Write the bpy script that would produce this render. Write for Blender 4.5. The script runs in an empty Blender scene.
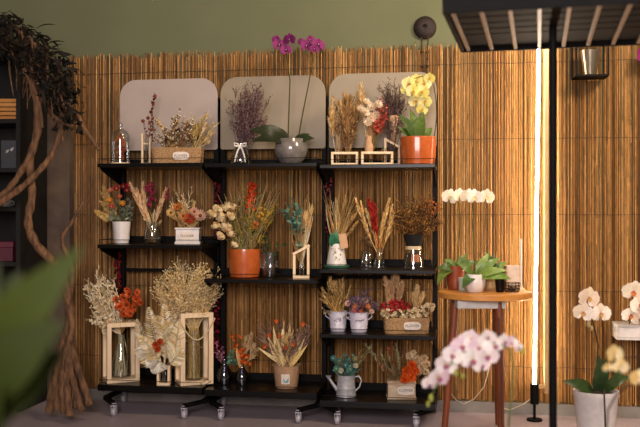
import bpy, math, random, zlib
from mathutils import Vector, Matrix
random.seed(7)
R = random.uniform
SC = bpy.context.scene
COL = SC.collection
PI = math.pi
# ------------------------------------------------------------------ camera frame
F = 640 * 50 / 36.0
YAW = math.radians(9.3)
L = 3.9
CH = 0.845
CAM = Vector((L * math.sin(YAW), -L * math.cos(YAW), CH))
DIR = Vector((-math.sin(YAW), math.cos(YAW), 0))
RGT = Vector((math.cos(YAW), math.sin(YAW), 0))

def x_at(px, Y):
    """world X (and camera depth) of the pixel column px on the plane y = Y"""
    d = DIR + RGT * ((px - 320) / F)
    t = (Y - CAM.y) / d.y
    return CAM.x + d.x * t, t

def pt(px, py, Y):
    x, Z = x_at(px, Y)
    return Vector((x, Y, CH + (213.5 - py) * Z / F))

def ptz(px, py, Z):
    p = CAM + (DIR + RGT * ((px - 320) / F)) * Z
    return Vector((p.x, p.y, CH + (213.5 - py) * Z / F))

# ------------------------------------------------------------------ colour and materials
def lin(h):
    if not isinstance(h, str):
        return tuple(h)
    h = h.lstrip('#')
    o = []
    for i in (0, 2, 4):
        c = int(h[i:i+2], 16) / 255
        o.append(c / 12.92 if c <= .04045 else ((c + .055) / 1.055) ** 2.4)
    return tuple(o)

MATS = {}
def mat(name, col, rough=.5, metal=0., col2=None, scale=40., stretch=(1, 1, 1), bump=0., coat=0., spec=.5):
    if name in MATS: return MATS[name]
    m = bpy.data.materials.new(name); m.use_nodes = True
    nt = m.node_tree; b = nt.nodes['Principled BSDF']
    b.inputs['Roughness'].default_value = rough
    b.inputs['Metallic'].default_value = metal
    b.inputs['Coat Weight'].default_value = coat
    b.inputs['Specular IOR Level'].default_value = spec
    c1 = lin(col); c2 = lin(col2) if col2 else tuple(x * .8 for x in c1)
    tc = nt.nodes.new('ShaderNodeTexCoord'); mp = nt.nodes.new('ShaderNodeMapping')
    mp.inputs['Scale'].default_value = stretch
    nz = nt.nodes.new('ShaderNodeTexNoise'); nz.inputs['Scale'].default_value = scale; nz.inputs['Detail'].default_value = 4
    rp = nt.nodes.new('ShaderNodeValToRGB')
    rp.color_ramp.elements[0].position = .35; rp.color_ramp.elements[1].position = .65
    rp.color_ramp.elements[0].color = (*c1, 1); rp.color_ramp.elements[1].color = (*c2, 1)
    k = nt.links.new
    k(tc.outputs['Object'], mp.inputs['Vector']); k(mp.outputs['Vector'], nz.inputs['Vector'])
    k(nz.outputs['Fac'], rp.inputs['Fac']); k(rp.outputs['Color'], b.inputs['Base Color'])
    if bump:
        bp = nt.nodes.new('ShaderNodeBump'); bp.inputs['Strength'].default_value = bump; bp.inputs['Distance'].default_value = .004
        k(nz.outputs['Fac'], bp.inputs['Height']); k(bp.outputs['Normal'], b.inputs['Normal'])
    MATS[name] = m
    return m

def mat_col(name, rough=.7, transl=.25, noise=.25, scale=120., stretch=(1, 1, 1), spec=.3):
    """own colour of each petal / stem / reed comes from the mesh, varied by noise"""
    m = bpy.data.materials.new(name); m.use_nodes = True
    nt = m.node_tree; b = nt.nodes['Principled BSDF']; k = nt.links.new
    b.inputs['Roughness'].default_value = rough; b.inputs['Specular IOR Level'].default_value = spec
    at = nt.nodes.new('ShaderNodeAttribute'); at.attribute_name = 'Col'
    tc = nt.nodes.new('ShaderNodeTexCoord'); mp = nt.nodes.new('ShaderNodeMapping'); mp.inputs['Scale'].default_value = stretch
    nz = nt.nodes.new('ShaderNodeTexNoise'); nz.inputs['Scale'].default_value = scale; nz.inputs['Detail'].default_value = 3
    mr = nt.nodes.new('ShaderNodeMapRange')
    mr.inputs['From Min'].default_value = .3; mr.inputs['From Max'].default_value = .7
    mr.inputs['To Min'].default_value = 1 - noise; mr.inputs['To Max'].default_value = 1 + noise
    mx = nt.nodes.new('ShaderNodeVectorMath'); mx.operation = 'SCALE'
    k(tc.outputs['Object'], mp.inputs['Vector']); k(mp.outputs['Vector'], nz.inputs['Vector'])
    k(nz.outputs['Fac'], mr.inputs['Value']); k(at.outputs['Color'], mx.inputs[0]); k(mr.outputs['Result'], mx.inputs['Scale'])
    k(mx.outputs['Vector'], b.inputs['Base Color'])
    if transl:
        tr = nt.nodes.new('ShaderNodeBsdfTranslucent'); ms = nt.nodes.new('ShaderNodeMixShader')
        ms.inputs['Fac'].default_value = transl
        k(mx.outputs['Vector'], tr.inputs['Color'])
        k(b.outputs['BSDF'], ms.inputs[1]); k(tr.outputs['BSDF'], ms.inputs[2])
        k(ms.outputs['Shader'], nt.nodes['Material Output'].inputs['Surface'])
    MATS[name] = m
    return m

def mat_glass(name, tint=(.95, .97, .96), op=0.06):
    m = bpy.data.materials.new(name); m.use_nodes = True
    nt = m.node_tree; k = nt.links.new
    nt.nodes.remove(nt.nodes['Principled BSDF'])
    t = nt.nodes.new('ShaderNodeBsdfTransparent'); t.inputs['Color'].default_value = (*tint, 1)
    g = nt.nodes.new('ShaderNodeBsdfGlossy'); g.inputs['Roughness'].default_value = .06
    lw = nt.nodes.new('ShaderNodeLayerWeight'); lw.inputs['Blend'].default_value = .3
    ma = nt.nodes.new('ShaderNodeMath'); ma.operation = 'ADD'; ma.inputs[1].default_value = op; ma.use_clamp = True
    ml = nt.nodes.new('ShaderNodeMath'); ml.operation = 'MULTIPLY'; ml.inputs[1].default_value = .45
    ms = nt.nodes.new('ShaderNodeMixShader')
    k(lw.outputs['Fresnel'], ml.inputs[0]); k(ml.outputs[0], ma.inputs[0]); k(ma.outputs[0], ms.inputs['Fac'])
    k(t.outputs[0], ms.inputs[1]); k(g.outputs[0], ms.inputs[2])
    k(ms.outputs[0], nt.nodes['Material Output'].inputs['Surface'])
    MATS[name] = m
    return m

PLANT = mat_col('plant_matter', .75, .22, .18)
PETAL = mat_col('petals', .6, .35, .08)
LEAF = mat_col('glossy_leaf', .35, .12, .2, 60)
NEARLEAF = mat_col('broad_leaf', .6, .2, .12, 20, (1, 1, 1), .15)
GLASS = mat_glass('clear_glass', (.95, .97, .96), .09)
SMOKE = mat_glass('dark_blue_glass', (.42, .42, .55), .12)
BLACK = mat('black_metal', '#0c0a09', .6, .0, '#080707', 60, spec=.12)
BLACKG = mat('glossy_black_shelf', '#0d0a09', .3, .0, '#0a0807', 30, spec=.22)
MATTE = mat('matte_black_table', '#0e0b09', .65, .0, '#090706', 30, spec=.15)
RIBP = mat('pale_rib_paint', '#c9b295', .4, 0, '#b9a080', 40)
BOARD = mat('white_board', '#b3a39b', .55, 0, '#ab9b93', 6)
BOARD_B = mat('beige_board', '#968873', .5, 0, '#8d7e69', 6)
WOODL = mat('pale_wood', '#ecd3b2', .55, 0, '#e0c098', 90, (1, 1, .12))
WOODO = mat('orange_wood', '#cf8f45', .45, 0, '#bf7a33', 60, (.15, 1, 1))
WOODR = mat('red_brown_wood', '#8a4522', .45, 0, '#6d3418', 90, (1, 1, .1))
CER_W = mat('white_ceramic', '#ddd5d2', .35, 0, '#d2cac6', 50)
CER_O = mat('orange_glaze', '#b65a2a', .25, 0, '#a84f20', 30, coat=.4)
CER_T = mat('terracotta', '#8a3c1e', .4, 0, '#783216', 30)
CER_G = mat('grey_glaze', '#7d7672', .18, 0, '#6a625d', 40, coat=.5)
TIN_W = mat('white_tin', '#d3cddb', .4, 0, '#c0b8c6', 70)
ZINC = mat('zinc', '#c4c2c6', .35, .25, '#aeacb2', 60)
WICK = mat('wicker', '#c09a6a', .8, 0, '#80593a', 130, (1, 1, 3.5), bump=.8)
KRAFT = mat('kraft_paper', '#c49c78', .75, 0, '#b78c66', 60)
PAPER = mat('label_paper', '#e5d8cd', .7, 0, '#d9cbbf', 60)
INK = mat('ink', '#54484a', .8)
INKB = mat('blue_green_print', '#7ea2a8', .8, 0, '#4f7f8c', 200)
SOIL = mat('bark_soil', '#3a261a', .95, 0, '#1f140d', 250, bump=.8)
RIBBON = mat('white_ribbon', '#e6ded6', .5)
ROPE = mat('jute_rope', '#d8c3a0', .85, 0, '#b89f78', 250)
BURLAP = mat('black_burlap', '#17130f', .95, 0, '#0c0a08', 300)
SAGE = mat('sage_wall_paint', '#6a6d50', .85, 0, '#64674b', 3)
CONC = mat('polished_floor', '#a4959b', .42, 0, '#9a8b90', 4)
BASE = mat('grey_plinth', '#8a837d', .7, 0, '#79726c', 12)
PLASTER = mat('old_plaster', '#6e5a49', .9, 0, '#54443a', 9, bump=.4)
CABB = mat('black_cabinet', '#0d0a0a', .6, 0, '#090707', 20)
BARK = mat('vine_bark', '#7d5839', .85, 0, '#4a3120', 70, (1, 1, .25), bump=.9)
DARKLEAF = mat_col('dry_dark_foliage', .8, .05, .3)
REED = mat_col('reed', .55, 0, .3, 22, (9, 9, 1.2), .3)
WIRE = mat('thin_wire', '#3b2d22', .5, .5)
CLEARPL = mat('clear_plastic', '#b9b4bb', .25, 0, '#a29ca6', 60)
STONEW = mat('white_plastic', '#d8d2cc', .4)
CHROME = mat('brushed_metal', '#b8ab95', .25, .9, '#9d917d', 60, (8, 8, .3))

# ------------------------------------------------------------------ mesh builder
class MB:
    def __init__(s): s.v = []; s.f = []; s.c = []; s.col = (.5, .5, .5)
    def add(s, vs, fs, col=None):
        n = len(s.v); c = lin(col) if col is not None else s.col
        s.v += [tuple(v) for v in vs]; s.c += [c] * len(vs)
        s.f += [tuple(i + n for i in f) for f in fs]
        return n
    def box(s, a, b, col=None):
        (x0, y0, z0), (x1, y1, z1) = a, b
        s.add([(x0,y0,z0),(x1,y0,z0),(x1,y1,z0),(x0,y1,z0),(x0,y0,z1),(x1,y0,z1),(x1,y1,z1),(x0,y1,z1)],
              [(3,2,1,0),(4,5,6,7),(0,1,5,4),(1,2,6,5),(2,3,7,6),(3,0,4,7)], col)
    def bar(s, p, q, w, h, col=None, up=(0, 0, 1)):
        p, q = Vector(p), Vector(q); d = (q - p).normalized(); u = Vector(up)
        if abs(d.dot(u)) > .95: u = Vector((0, 1, 0))
        a = d.cross(u).normalized() * w / 2; b = a.cross(d).normalized() * h / 2
        vs = [p-a-b, p+a-b, p+a+b, p-a+b, q-a-b, q+a-b, q+a+b, q-a+b]
        s.add(vs, [(3,2,1,0),(4,5,6,7),(0,1,5,4),(1,2,6,5),(2,3,7,6),(3,0,4,7)], col)
    def tube(s, P, r, n=6, col=None, cap=True):
        P = [Vector(p) for p in P]
        if not isinstance(r, (list, tuple)): r = [r] * len(P)
        vs = []; fs = []; a = None
        for i, p in enumerate(P):
            d = (P[min(i+1, len(P)-1)] - P[max(i-1, 0)])
            d = d.normalized() if d.length > 1e-9 else Vector((0, 0, 1))
            if a is None:
                a = d.orthogonal().normalized()
            else:
                a = a - d * a.dot(d); a = a.normalized() if a.length > 1e-6 else d.orthogonal().normalized()
            b = d.cross(a)
            for j in range(n):
                t = 2 * PI * j / n
                vs.append(p + (a * math.cos(t) + b * math.sin(t)) * r[i])
        for i in range(len(P) - 1):
            for j in range(n):
                fs.append((i*n+j, i*n+(j+1) % n, (i+1)*n+(j+1) % n, (i+1)*n+j))
        if cap:
            fs.append(tuple(reversed(range(n)))); fs.append(tuple((len(P)-1)*n+j for j in range(n)))
        s.add(vs, fs, col)
    def lathe(s, prof, n=24, c=(0, 0, 0), col=None, rib=0, nrib=12, sq=None):
        """prof: list of (radius, height); sq=(sx,sy) squashes the section"""
        vs = []; fs = []; sx, sy = sq or (1, 1)
        for (r, z) in prof:
            for j in range(n):
                t = 2 * PI * j / n
                rr = r * (1 + rib * math.cos(nrib * t))
                vs.append((c[0] + rr * math.cos(t) * sx, c[1] + rr * math.sin(t) * sy, c[2] + z))
        for i in range(len(prof) - 1):
            for j in range(n):
                fs.append((i*n+j, i*n+(j+1) % n, (i+1)*n+(j+1) % n, (i+1)*n+j))
        if prof[0][0] > 1e-6: fs.append(tuple(reversed(range(n))))
        if prof[-1][0] > 1e-6: fs.append(tuple((len(prof)-1)*n+j for j in range(n)))
        s.add(vs, fs, col)
    def ball(s, c, r, col=None, n=7, m=5):
        rx, ry, rz = r if isinstance(r, (list, tuple)) else (r, r, r)
        vs = [(c[0], c[1], c[2] - rz)]; fs = []
        for i in range(1, m):
            ph = -PI/2 + PI * i / m
            for j in range(n):
                t = 2 * PI * j / n
                vs.append((c[0] + rx*math.cos(ph)*math.cos(t), c[1] + ry*math.cos(ph)*math.sin(t), c[2] + rz*math.sin(ph)))
        vs.append((c[0], c[1], c[2] + rz)); e = len(vs) - 1
        for j in range(n):
            fs.append((0, 1+(j+1) % n, 1+j)); fs.append((e, e-n+j, e-n+(j+1) % n))
        for i in range(m - 2):
            for j in range(n):
                fs.append((1+i*n+j, 1+i*n+(j+1) % n, 1+(i+1)*n+(j+1) % n, 1+(i+1)*n+j))
        s.add(vs, fs, col)
    def leaf(s, p, q, w, up=(0, 0, 1), col=None, fold=.25, sag=0., seg=6, pw=.8, tipw=0.):
        p, q = Vector(p), Vector(q); d = q - p; ln = d.length
        if ln < 1e-6: return
        d = d / ln; u = Vector(up); a = d.cross(u)
        if a.length < .05: a = d.orthogonal()
        a.normalize(); nrm = a.cross(d).normalized()
        vs = []; fs = []
        for i in range(seg + 1):
            t = i / seg
            c = p + d * ln * t + nrm * (sag * ln * math.sin(PI * t))
            ww = w / 2 * max(math.sin(PI * min(t ** pw, 1)) , .06 if t < .5 else tipw)
            vs += [c - a * ww + nrm * ww * fold, c, c + a * ww + nrm * ww * fold]
        for i in range(seg):
            o = i * 3
            fs += [(o, o+1, o+4, o+3), (o+1, o+2, o+5, o+4)]
        s.add(vs, fs, col)
    def build(s, name, m, parent=None, k=1., smooth=True, bevel=0.):
        me = bpy.data.meshes.new(name)
        me.from_pydata([(x*k, y*k, z*k) for x, y, z in s.v], [], s.f)
        at = me.color_attributes.new('Col', 'FLOAT_COLOR', 'POINT')
        buf = []
        for c in s.c: buf += [c[0], c[1], c[2], 1.]
        at.data.foreach_set('color', buf)
        if smooth: me.polygons.foreach_set('use_smooth', [True] * len(me.polygons))
        me.update(); me.validate()
        me.materials.append(m)
        o = bpy.data.objects.new(name, me); COL.objects.link(o)
        if parent: o.parent = parent
        if bevel:
            bv = o.modifiers.new('Bevel', 'BEVEL'); bv.width = bevel; bv.segments = 2; bv.limit_method = 'ANGLE'
        if smooth and me.polygons:
            try: me.set_sharp_from_angle(angle=math.radians(42))
            except Exception: pass
        return o

def tag(o, label, cat, group=None, kind=None):
    o['label'] = label; o['category'] = cat
    if group: o['group'] = group
    if kind: o['kind'] = kind
    return o
def empty(name, loc, rz=0):
    o = bpy.data.objects.new(name, None); COL.objects.link(o)
    o.empty_display_size = .05; o.location = loc; o.rotation_euler = (0, 0, rz)
    return o
def struct(o): o['kind'] = 'structure'; return o

def jit(h, a=.12):
    c = lin(h); f = 1 + R(-a, a) * 1.5
    return tuple(max(0, min(1, x * f * (1 + R(-a, a) * .4))) for x in c)
def pick(cols, a=.12): return jit(random.choice(cols), a)

# ------------------------------------------------------------------ plant elements (units: local)
def rvec():
    while True:
        v = Vector((R(-1, 1), R(-1, 1), R(-1, 1)))
        if .05 < v.length < 1: return v.normalized()
def curve(p, q, bend=0., n=6, b=None):
    p, q = Vector(p), Vector(q); d = q - p
    o = b if b is not None else Vector((R(-1, 1), R(-1, 1), R(-.3, .3)))
    return [p + d * (i/n) + o * (bend * d.length * math.sin(PI * i / n)) for i in range(n + 1)]
def stem(mb, p, q, r=.35, col='#8a6a40', bend=.05, n=5):
    P = curve(p, q, bend, n)
    mb.tube(P, [r * (1 - .45 * i / n) for i in range(n + 1)], 4, jit(col), False)
    return P
def hair(mb, p, q, w, col):
    p, q = Vector(p), Vector(q); d = q - p
    a = d.cross(rvec())
    if a.length < 1e-6: return
    a = a.normalized() * w / 2
    m = p + d * .4 + rvec() * d.length * .06
    mb.add([p - a*.6, p + a*.6, m + a, q, m - a], [(0, 1, 2, 3, 4)], col)
def plume(mb, p, q, w, cols, n=90, start=.45, hw=.55, fuzz=.55):
    w *= 1.3
    n = int(n * 1.7); hw *= 1.7
    """feathery grass head: stem from p, fluffy from `start` to the tip q"""
    P = curve(p, q, .06, 8); d = (Vector(q) - Vector(p)); Ln = d.length
    mb.tube(P, [.4 - .3*i/8 for i in range(9)], 4, pick(cols), False)
    for i in range(n):
        t = start + (1 - start) * (i + R(0, 1)) / n
        j = min(int(t * 8), 7); c = P[j].lerp(P[j+1], t * 8 - j)
        ax = (P[j+1] - P[j]).normalized()
        u = (t - start) / (1 - start)
        ww = w * (.35 + .65 * math.sin(PI * min(1, u * .85 + .1)))
        rad = rvec(); rad = (rad - ax * rad.dot(ax))
        hair(mb, c, c + rad * ww * fuzz * R(.5, 1) + ax * ww * R(.5, 1.1), hw, pick(cols, .16))
def wheat(mb, p, q, cols, r=.9, head=.3, stemcol=None):
    P = stem(mb, p, q, .3, stemcol or cols[0], .04)
    p, q = Vector(p), Vector(q); d = (q - p).normalized(); hl = (q - p).length * head
    n = max(4, int(hl / 1.3))
    for i in range(n):
        c = q - d * hl * (i / n) + rvec() * r * .5
        mb.ball(c, (r*.7, r*.7, r*1.3), pick(cols), 5, 4)
        hair(mb, c, c + d * r * 4 + rvec() * r * 1.6, .3, pick(cols))
def tail(mb, p, q, cols, r=1.8, ln=5):
    stem(mb, p, q, .25, cols[0], .05)
    p, q = Vector(p), Vector(q); d = (q - p).normalized()
    for i in range(40):
        t = i / 40; c = q - d * ln * (1 - t)
        rad = rvec()
        hair(mb, c, c + rad * r * math.sin(PI * (t*.85+.12)) + d * r * .6, .5, pick(cols))
def wisp(mb, p, q, cols, nb=8, w=5, r=.2, start=.4, tip=.0, tipcols=None):
    """airy branching sprig, optional beads at the ends"""
    P = stem(mb, p, q, r * 1.3, cols[0], .07, 7)
    Ln = (Vector(q) - Vector(p)).length
    for i in range(nb):
        t = start + (1 - start) * R(0, 1); j = min(int(t*7), 6); c = P[j].lerp(P[j+1], t*7-j)
        ax = (P[j+1] - P[j]).normalized(); rad = rvec()
        e = c + rad * w * R(.4, 1) + ax * w * R(.5, 1.3)
        hair(mb, c, e, r * 3.2, pick(cols))
        for kx in range(2):
            e2 = c.lerp(e, R(.4, 1)); e3 = e2 + rvec() * w * .35 + ax * w * .3
            hair(mb, e2, e3, r * 2.8, pick(cols))
            if tip: mb.ball(e3, tip * R(.7, 1.2), pick(tipcols or cols), 5, 4)
def spray(mb, p, q, cols, n=14, ll=4, lw=1.8, start=.3, scol='#6b5a35', spread=.9):
    """stem with many small leaves"""
    P = stem(mb, p, q, .3, scol, .08, 7)
    for i in range(n):
        t = start + (1 - start) * (i + R(0, .9)) / n; j = min(int(t*7), 6); c = P[j].lerp(P[j+1], t*7-j)
        ax = (P[j+1] - P[j]).normalized(); rad = rvec(); rad = rad - ax * rad.dot(ax)
        l = ll * R(.7, 1.15) * (1 - .35 * t)
        mb.leaf(c, c + rad.normalized() * l * spread + ax * l * .6, lw * R(.8, 1.1), rvec(), pick(cols), .2, .08, 4)
def frond(mb, p, q, cols, w=8, n=14, lw=1.3, start=.25, side=None, bend=.1):
    """fern / bleached palm leaf with paired leaflets"""
    b = Vector((R(-1, 1), R(-.5, .5), R(0, .4)))
    P = curve(p, q, bend, 8, b); mb.tube(P, [.4 - .3*i/8 for i in range(9)], 4, pick(cols), False)
    sd = side or Vector((R(-.3, .3), -1, R(-.3, .3)))
    for i in range(n):
        t = start + (1 - start) * i / n; j = min(int(t*8), 7); c = P[j].lerp(P[j+1], t*8-j)
        ax = (P[j+1] - P[j]).normalized(); a = ax.cross(sd).normalized()
        ww = w * math.sin(PI * min(1, .25 + .75 * t) ) ** .7
        for sg in (-1, 1):
            mb.leaf(c, c + a * sg * ww * R(.85, 1.1) + ax * ww * .65, lw, sd, pick(cols), .2, R(-.05, .12), 4)
def flower(mb, c, d, r, cols, ccol, n=9, layers=2, cup=.5, cr=.28):
    c = Vector(c); d = Vector(d).normalized(); a = d.orthogonal().normalized(); b = d.cross(a)
    for ly in range(layers):
        rr = r * (1 - .28 * ly); lift = cup * rr * (1 + .9 * ly)
        for i in range(n):
            t = 2*PI*(i + .5*ly + R(-.15, .15)) / n
            o = a * math.cos(t) + b * math.sin(t)
            mb.leaf(c + o * rr*.1, c + o * rr + d * lift * R(.7, 1.2), rr * 2*PI/n * 1.0, d, pick(cols, .08), .25, -.1, 4, .9, .15)
    if ccol: mb.ball(c + d * r * .22, r * cr, ccol, 7, 5)
def rose(mb, c, r, cols):
    c = Vector(c)
    mb.ball(c, r * .62, pick(cols, .05), 8, 6)
    for i in range(16):
        d = rvec(); d.z = d.z * .8
        t = d.orthogonal().normalized()
        mb.leaf(c + d * r * .55 - t * r * .5, c + d * r * .72 + t * r * .55, r * 1.0, d, pick(cols, .07), .35, .22, 4)
def orchid(mb, c, d, r, cols, lip, roll=0., lipc=None):
    """moth orchid: two broad petals, three sepals, a lip and a column"""
    c = Vector(c); d = Vector(d).normalized()
    zz = Vector((0, 0, 1)) - d * d.z
    zz = zz.normalized() if zz.length > .1 else d.orthogonal().normalized()
    xx = zz.cross(d); q = Matrix.Rotation(roll, 3, d); zz = q @ zz; xx = q @ xx
    for ang, ln, w, lift in ((90, .98, .86, -.06), (215, .94, .8, -.06), (325, .94, .8, -.06), (8, 1.0, 1.36, .06), (172, 1.0, 1.36, .06)):
        t = math.radians(ang); o = xx * math.cos(t) + zz * math.sin(t)
        mb.leaf(c + o * r*.04 + d * r * lift, c + o * r * ln + d * r * (lift + .1), r * w, d, pick(cols, .05), .12, .07, 7, 1.2, .3)
    mb.leaf(c + d * r*.1, c - zz * r * .42 + d * r * .42, r * .42, d, lip, .5, .2, 4)
    for sg in (-1, 1):
        mb.leaf(c + d * r*.08, c + xx * sg * r * .28 - zz * r * .1 + d * r * .36, r * .26, d, lip, .4, .1, 3)
    mb.ball(c + d * r * .16, (r*.11, r*.11, r*.13), lipc or '#e8d890', 6, 4)

# ------------------------------------------------------------------ an arrangement standing at (px, plane Y, height z)
class Arr:
    def __init__(s, name, label, cat, px, Y, z, group=None, rz=0.):
        random.seed(zlib.crc32(label.encode()))
        X, Z = x_at(px, Y); s.k = Z / F; s.px = px
        s.bpy_ = 213.5 + (CH - z) / s.k
        s.root = empty(name, (X, Y, z), YAW + rz); s.rz = rz
        tag(s.root, label, cat, group)
        s.z = z; s.Y = Y
    def p(s, px, py, d=0.):
        v = Vector((px - s.px, d, s.bpy_ - py))
        return Matrix.Rotation(-s.rz, 3, 'Z') @ v if s.rz else v
    def h(s, py): return s.bpy_ - py
    def part(s, name, mb, m, parent=None, smooth=True, bevel=0., label=None):
        o = mb.build(name, m, parent or s.root, s.k, smooth, bevel * s.k)
        if label: o['label'] = label
        return o
    def rand(s, x0, x1, y0, y1, dd=8, c=None):
        """random tip in the pixel ellipse, with depth"""
        while True:
            u, v, w = R(-1, 1), R(-1, 1), R(-1, 1)
            if u*u + v*v + w*w <= 1: break
        return s.p((x0+x1)/2 + u*(x1-x0)/2, (y0+y1)/2 + v*(y1-y0)/2, w * dd)
    def text(s, body, px, py, d, size, parent, m=None, curveR=None):
        cu = bpy.data.curves.new('lettering', 'FONT'); cu.body = body; cu.size = size * s.k
        cu.align_x = 'CENTER'; cu.align_y = 'CENTER'; cu.extrude = .0001
        o = bpy.data.objects.new('tmp', cu); COL.objects.link(o)
        dg = bpy.context.evaluated_depsgraph_get(); me = bpy.data.meshes.new_from_object(o.evaluated_get(dg))
        bpy.data.objects.remove(o)
        me.materials.clear(); me.materials.append(m or INK)
        t = bpy.data.objects.new('lettering', me); COL.objects.link(t); t.parent = parent
        t.rotation_euler = (PI/2, 0, 0); v = s.p(px, py, d); t.location = v * s.k
        return t

def pot_profile(rb, rt, h, wall=1.0, lip=0., depth=None):
    d = depth if depth is not None else h * .85
    pr = [(rb*.9, 0), (rb, .6), (rt, h - 1)]
    if lip: pr += [(rt, h - 2.4), (rt + lip, h - 2.2)]
    pr += [(rt + lip, h), (rt - wall, h), (rt - wall - .2, h - d)]
    return pr

def oval(mb, c, rx, rz, t=.5, n=20, col=None):
    """flat oval plate facing -y"""
    vs = []; fs = []
    for yy in (0, t):
        for j in range(n):
            a = 2*PI*j/n; ca, sa = math.cos(a), math.sin(a)
            e = .6
            vs.append((c[0] + rx*math.copysign(abs(ca)**e, ca), c[1] - yy, c[2] + rz*math.copysign(abs(sa)**e, sa)))
    fs.append(tuple(range(n))); fs.append(tuple(reversed(range(n, 2*n))))
    for j in range(n): fs.append((j, n+j, n+(j+1) % n, (j+1) % n))
    mb.add(vs, fs, col)

# ================================================================== SETTING
xl, _ = x_at(-60, 0); xr, _ = x_at(760, 0)
def plain_box(name, a, b, m, smooth=False):
    mb = MB(); mb.box(a, b); return struct(mb.build(name, m, None, 1, smooth))
plain_box('floor', (xl - 1.2, -5.2, -.1), (xr + 1.0, .1, 0), CONC)
plain_box('wall_back', (xl - .6, 0, 0), (xr + .6, .1, 2.7), SAGE)
plain_box('baseboard_back', (x_at(70, 0)[0], -.022, 0), (xr + .6, -.0005, .047), BASE)
plain_box('wall_left', (xl - .7, -2.2, 0), (xl - .6, .1, 2.7), SAGE)

# reed screen on the wall
def reed_screen():
    mb = MB(); x = x_at(69, -.012)[0]; xe = xr + .5
    cols = ['#996d3c', '#895e30', '#aa7f4a', '#734b24', '#ba8e58', '#936736', '#9f7340', '#5c3c1b']
    while x < xe:
        w = R(.0034, .0062); zt = pt(320, 50, 0).z + R(-.016, .014); zb = .047 + R(-.004, .012)
        y = -.013 + R(-.003, .0025)
        c = pick(cols, .04); nseg = random.randint(7, 16)
        zs = sorted([zb, zt] + [R(zb, zt) for _ in range(nseg)])
        lean = R(-.003, .003)
        for i in range(len(zs) - 1):
            ff = random.choice((R(.62, .85), R(.85, 1.1), R(.95, 1.2), R(1.1, 1.36))); cc = tuple(min(1, q * ff) for q in c)
            ri = w / 2
            vs = []
            for z in (zs[i], zs[i+1] - .0015):
                xo = x + w/2 + lean * (z / 1.5)
                for t in (180, 235, 270, 305, 360):
                    a = math.radians(t); vs.append((xo + ri * math.cos(a) * .96, y + 1.5 * ri * math.sin(a), z))
            mb.add(vs, [(j, j+1, j+6, j+5) for j in range(4)] + [(0, 5, 9, 4)] + [(9, 8, 7, 6, 5)], cc)
        x += w * R(.92, 1.06)
    o = empty('reed_screen', (0, 0, 0))
    tag(o, 'tan screen of upright split reeds covering the back wall', 'reed screen')
    mb.build('reed_panel', REED, o)
    x0 = x_at(69, -.02)[0]
    for z in (.2, .52, .84, 1.16, 1.48):
        m2 = MB(); P = []
        n = 160
        for i in range(n + 1): P.append((x0 + (xe - x0) * i / n, -.0205 + R(-.0012, .0005), z + R(-.002, .002)))
        m2.tube(P, .0011, 4); m2.build('binding_wire', WIRE, o)
reed_screen()

# old plaster pier left of the reeds
a0 = x_at(46, -.06)[0]; a1 = x_at(70, -.06)[0]
plain_box('wall_pier', (a0 - .25, -.06, 0), (a1 - .002, -.001, pt(60, 92, -.06).z), PLASTER)

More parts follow.
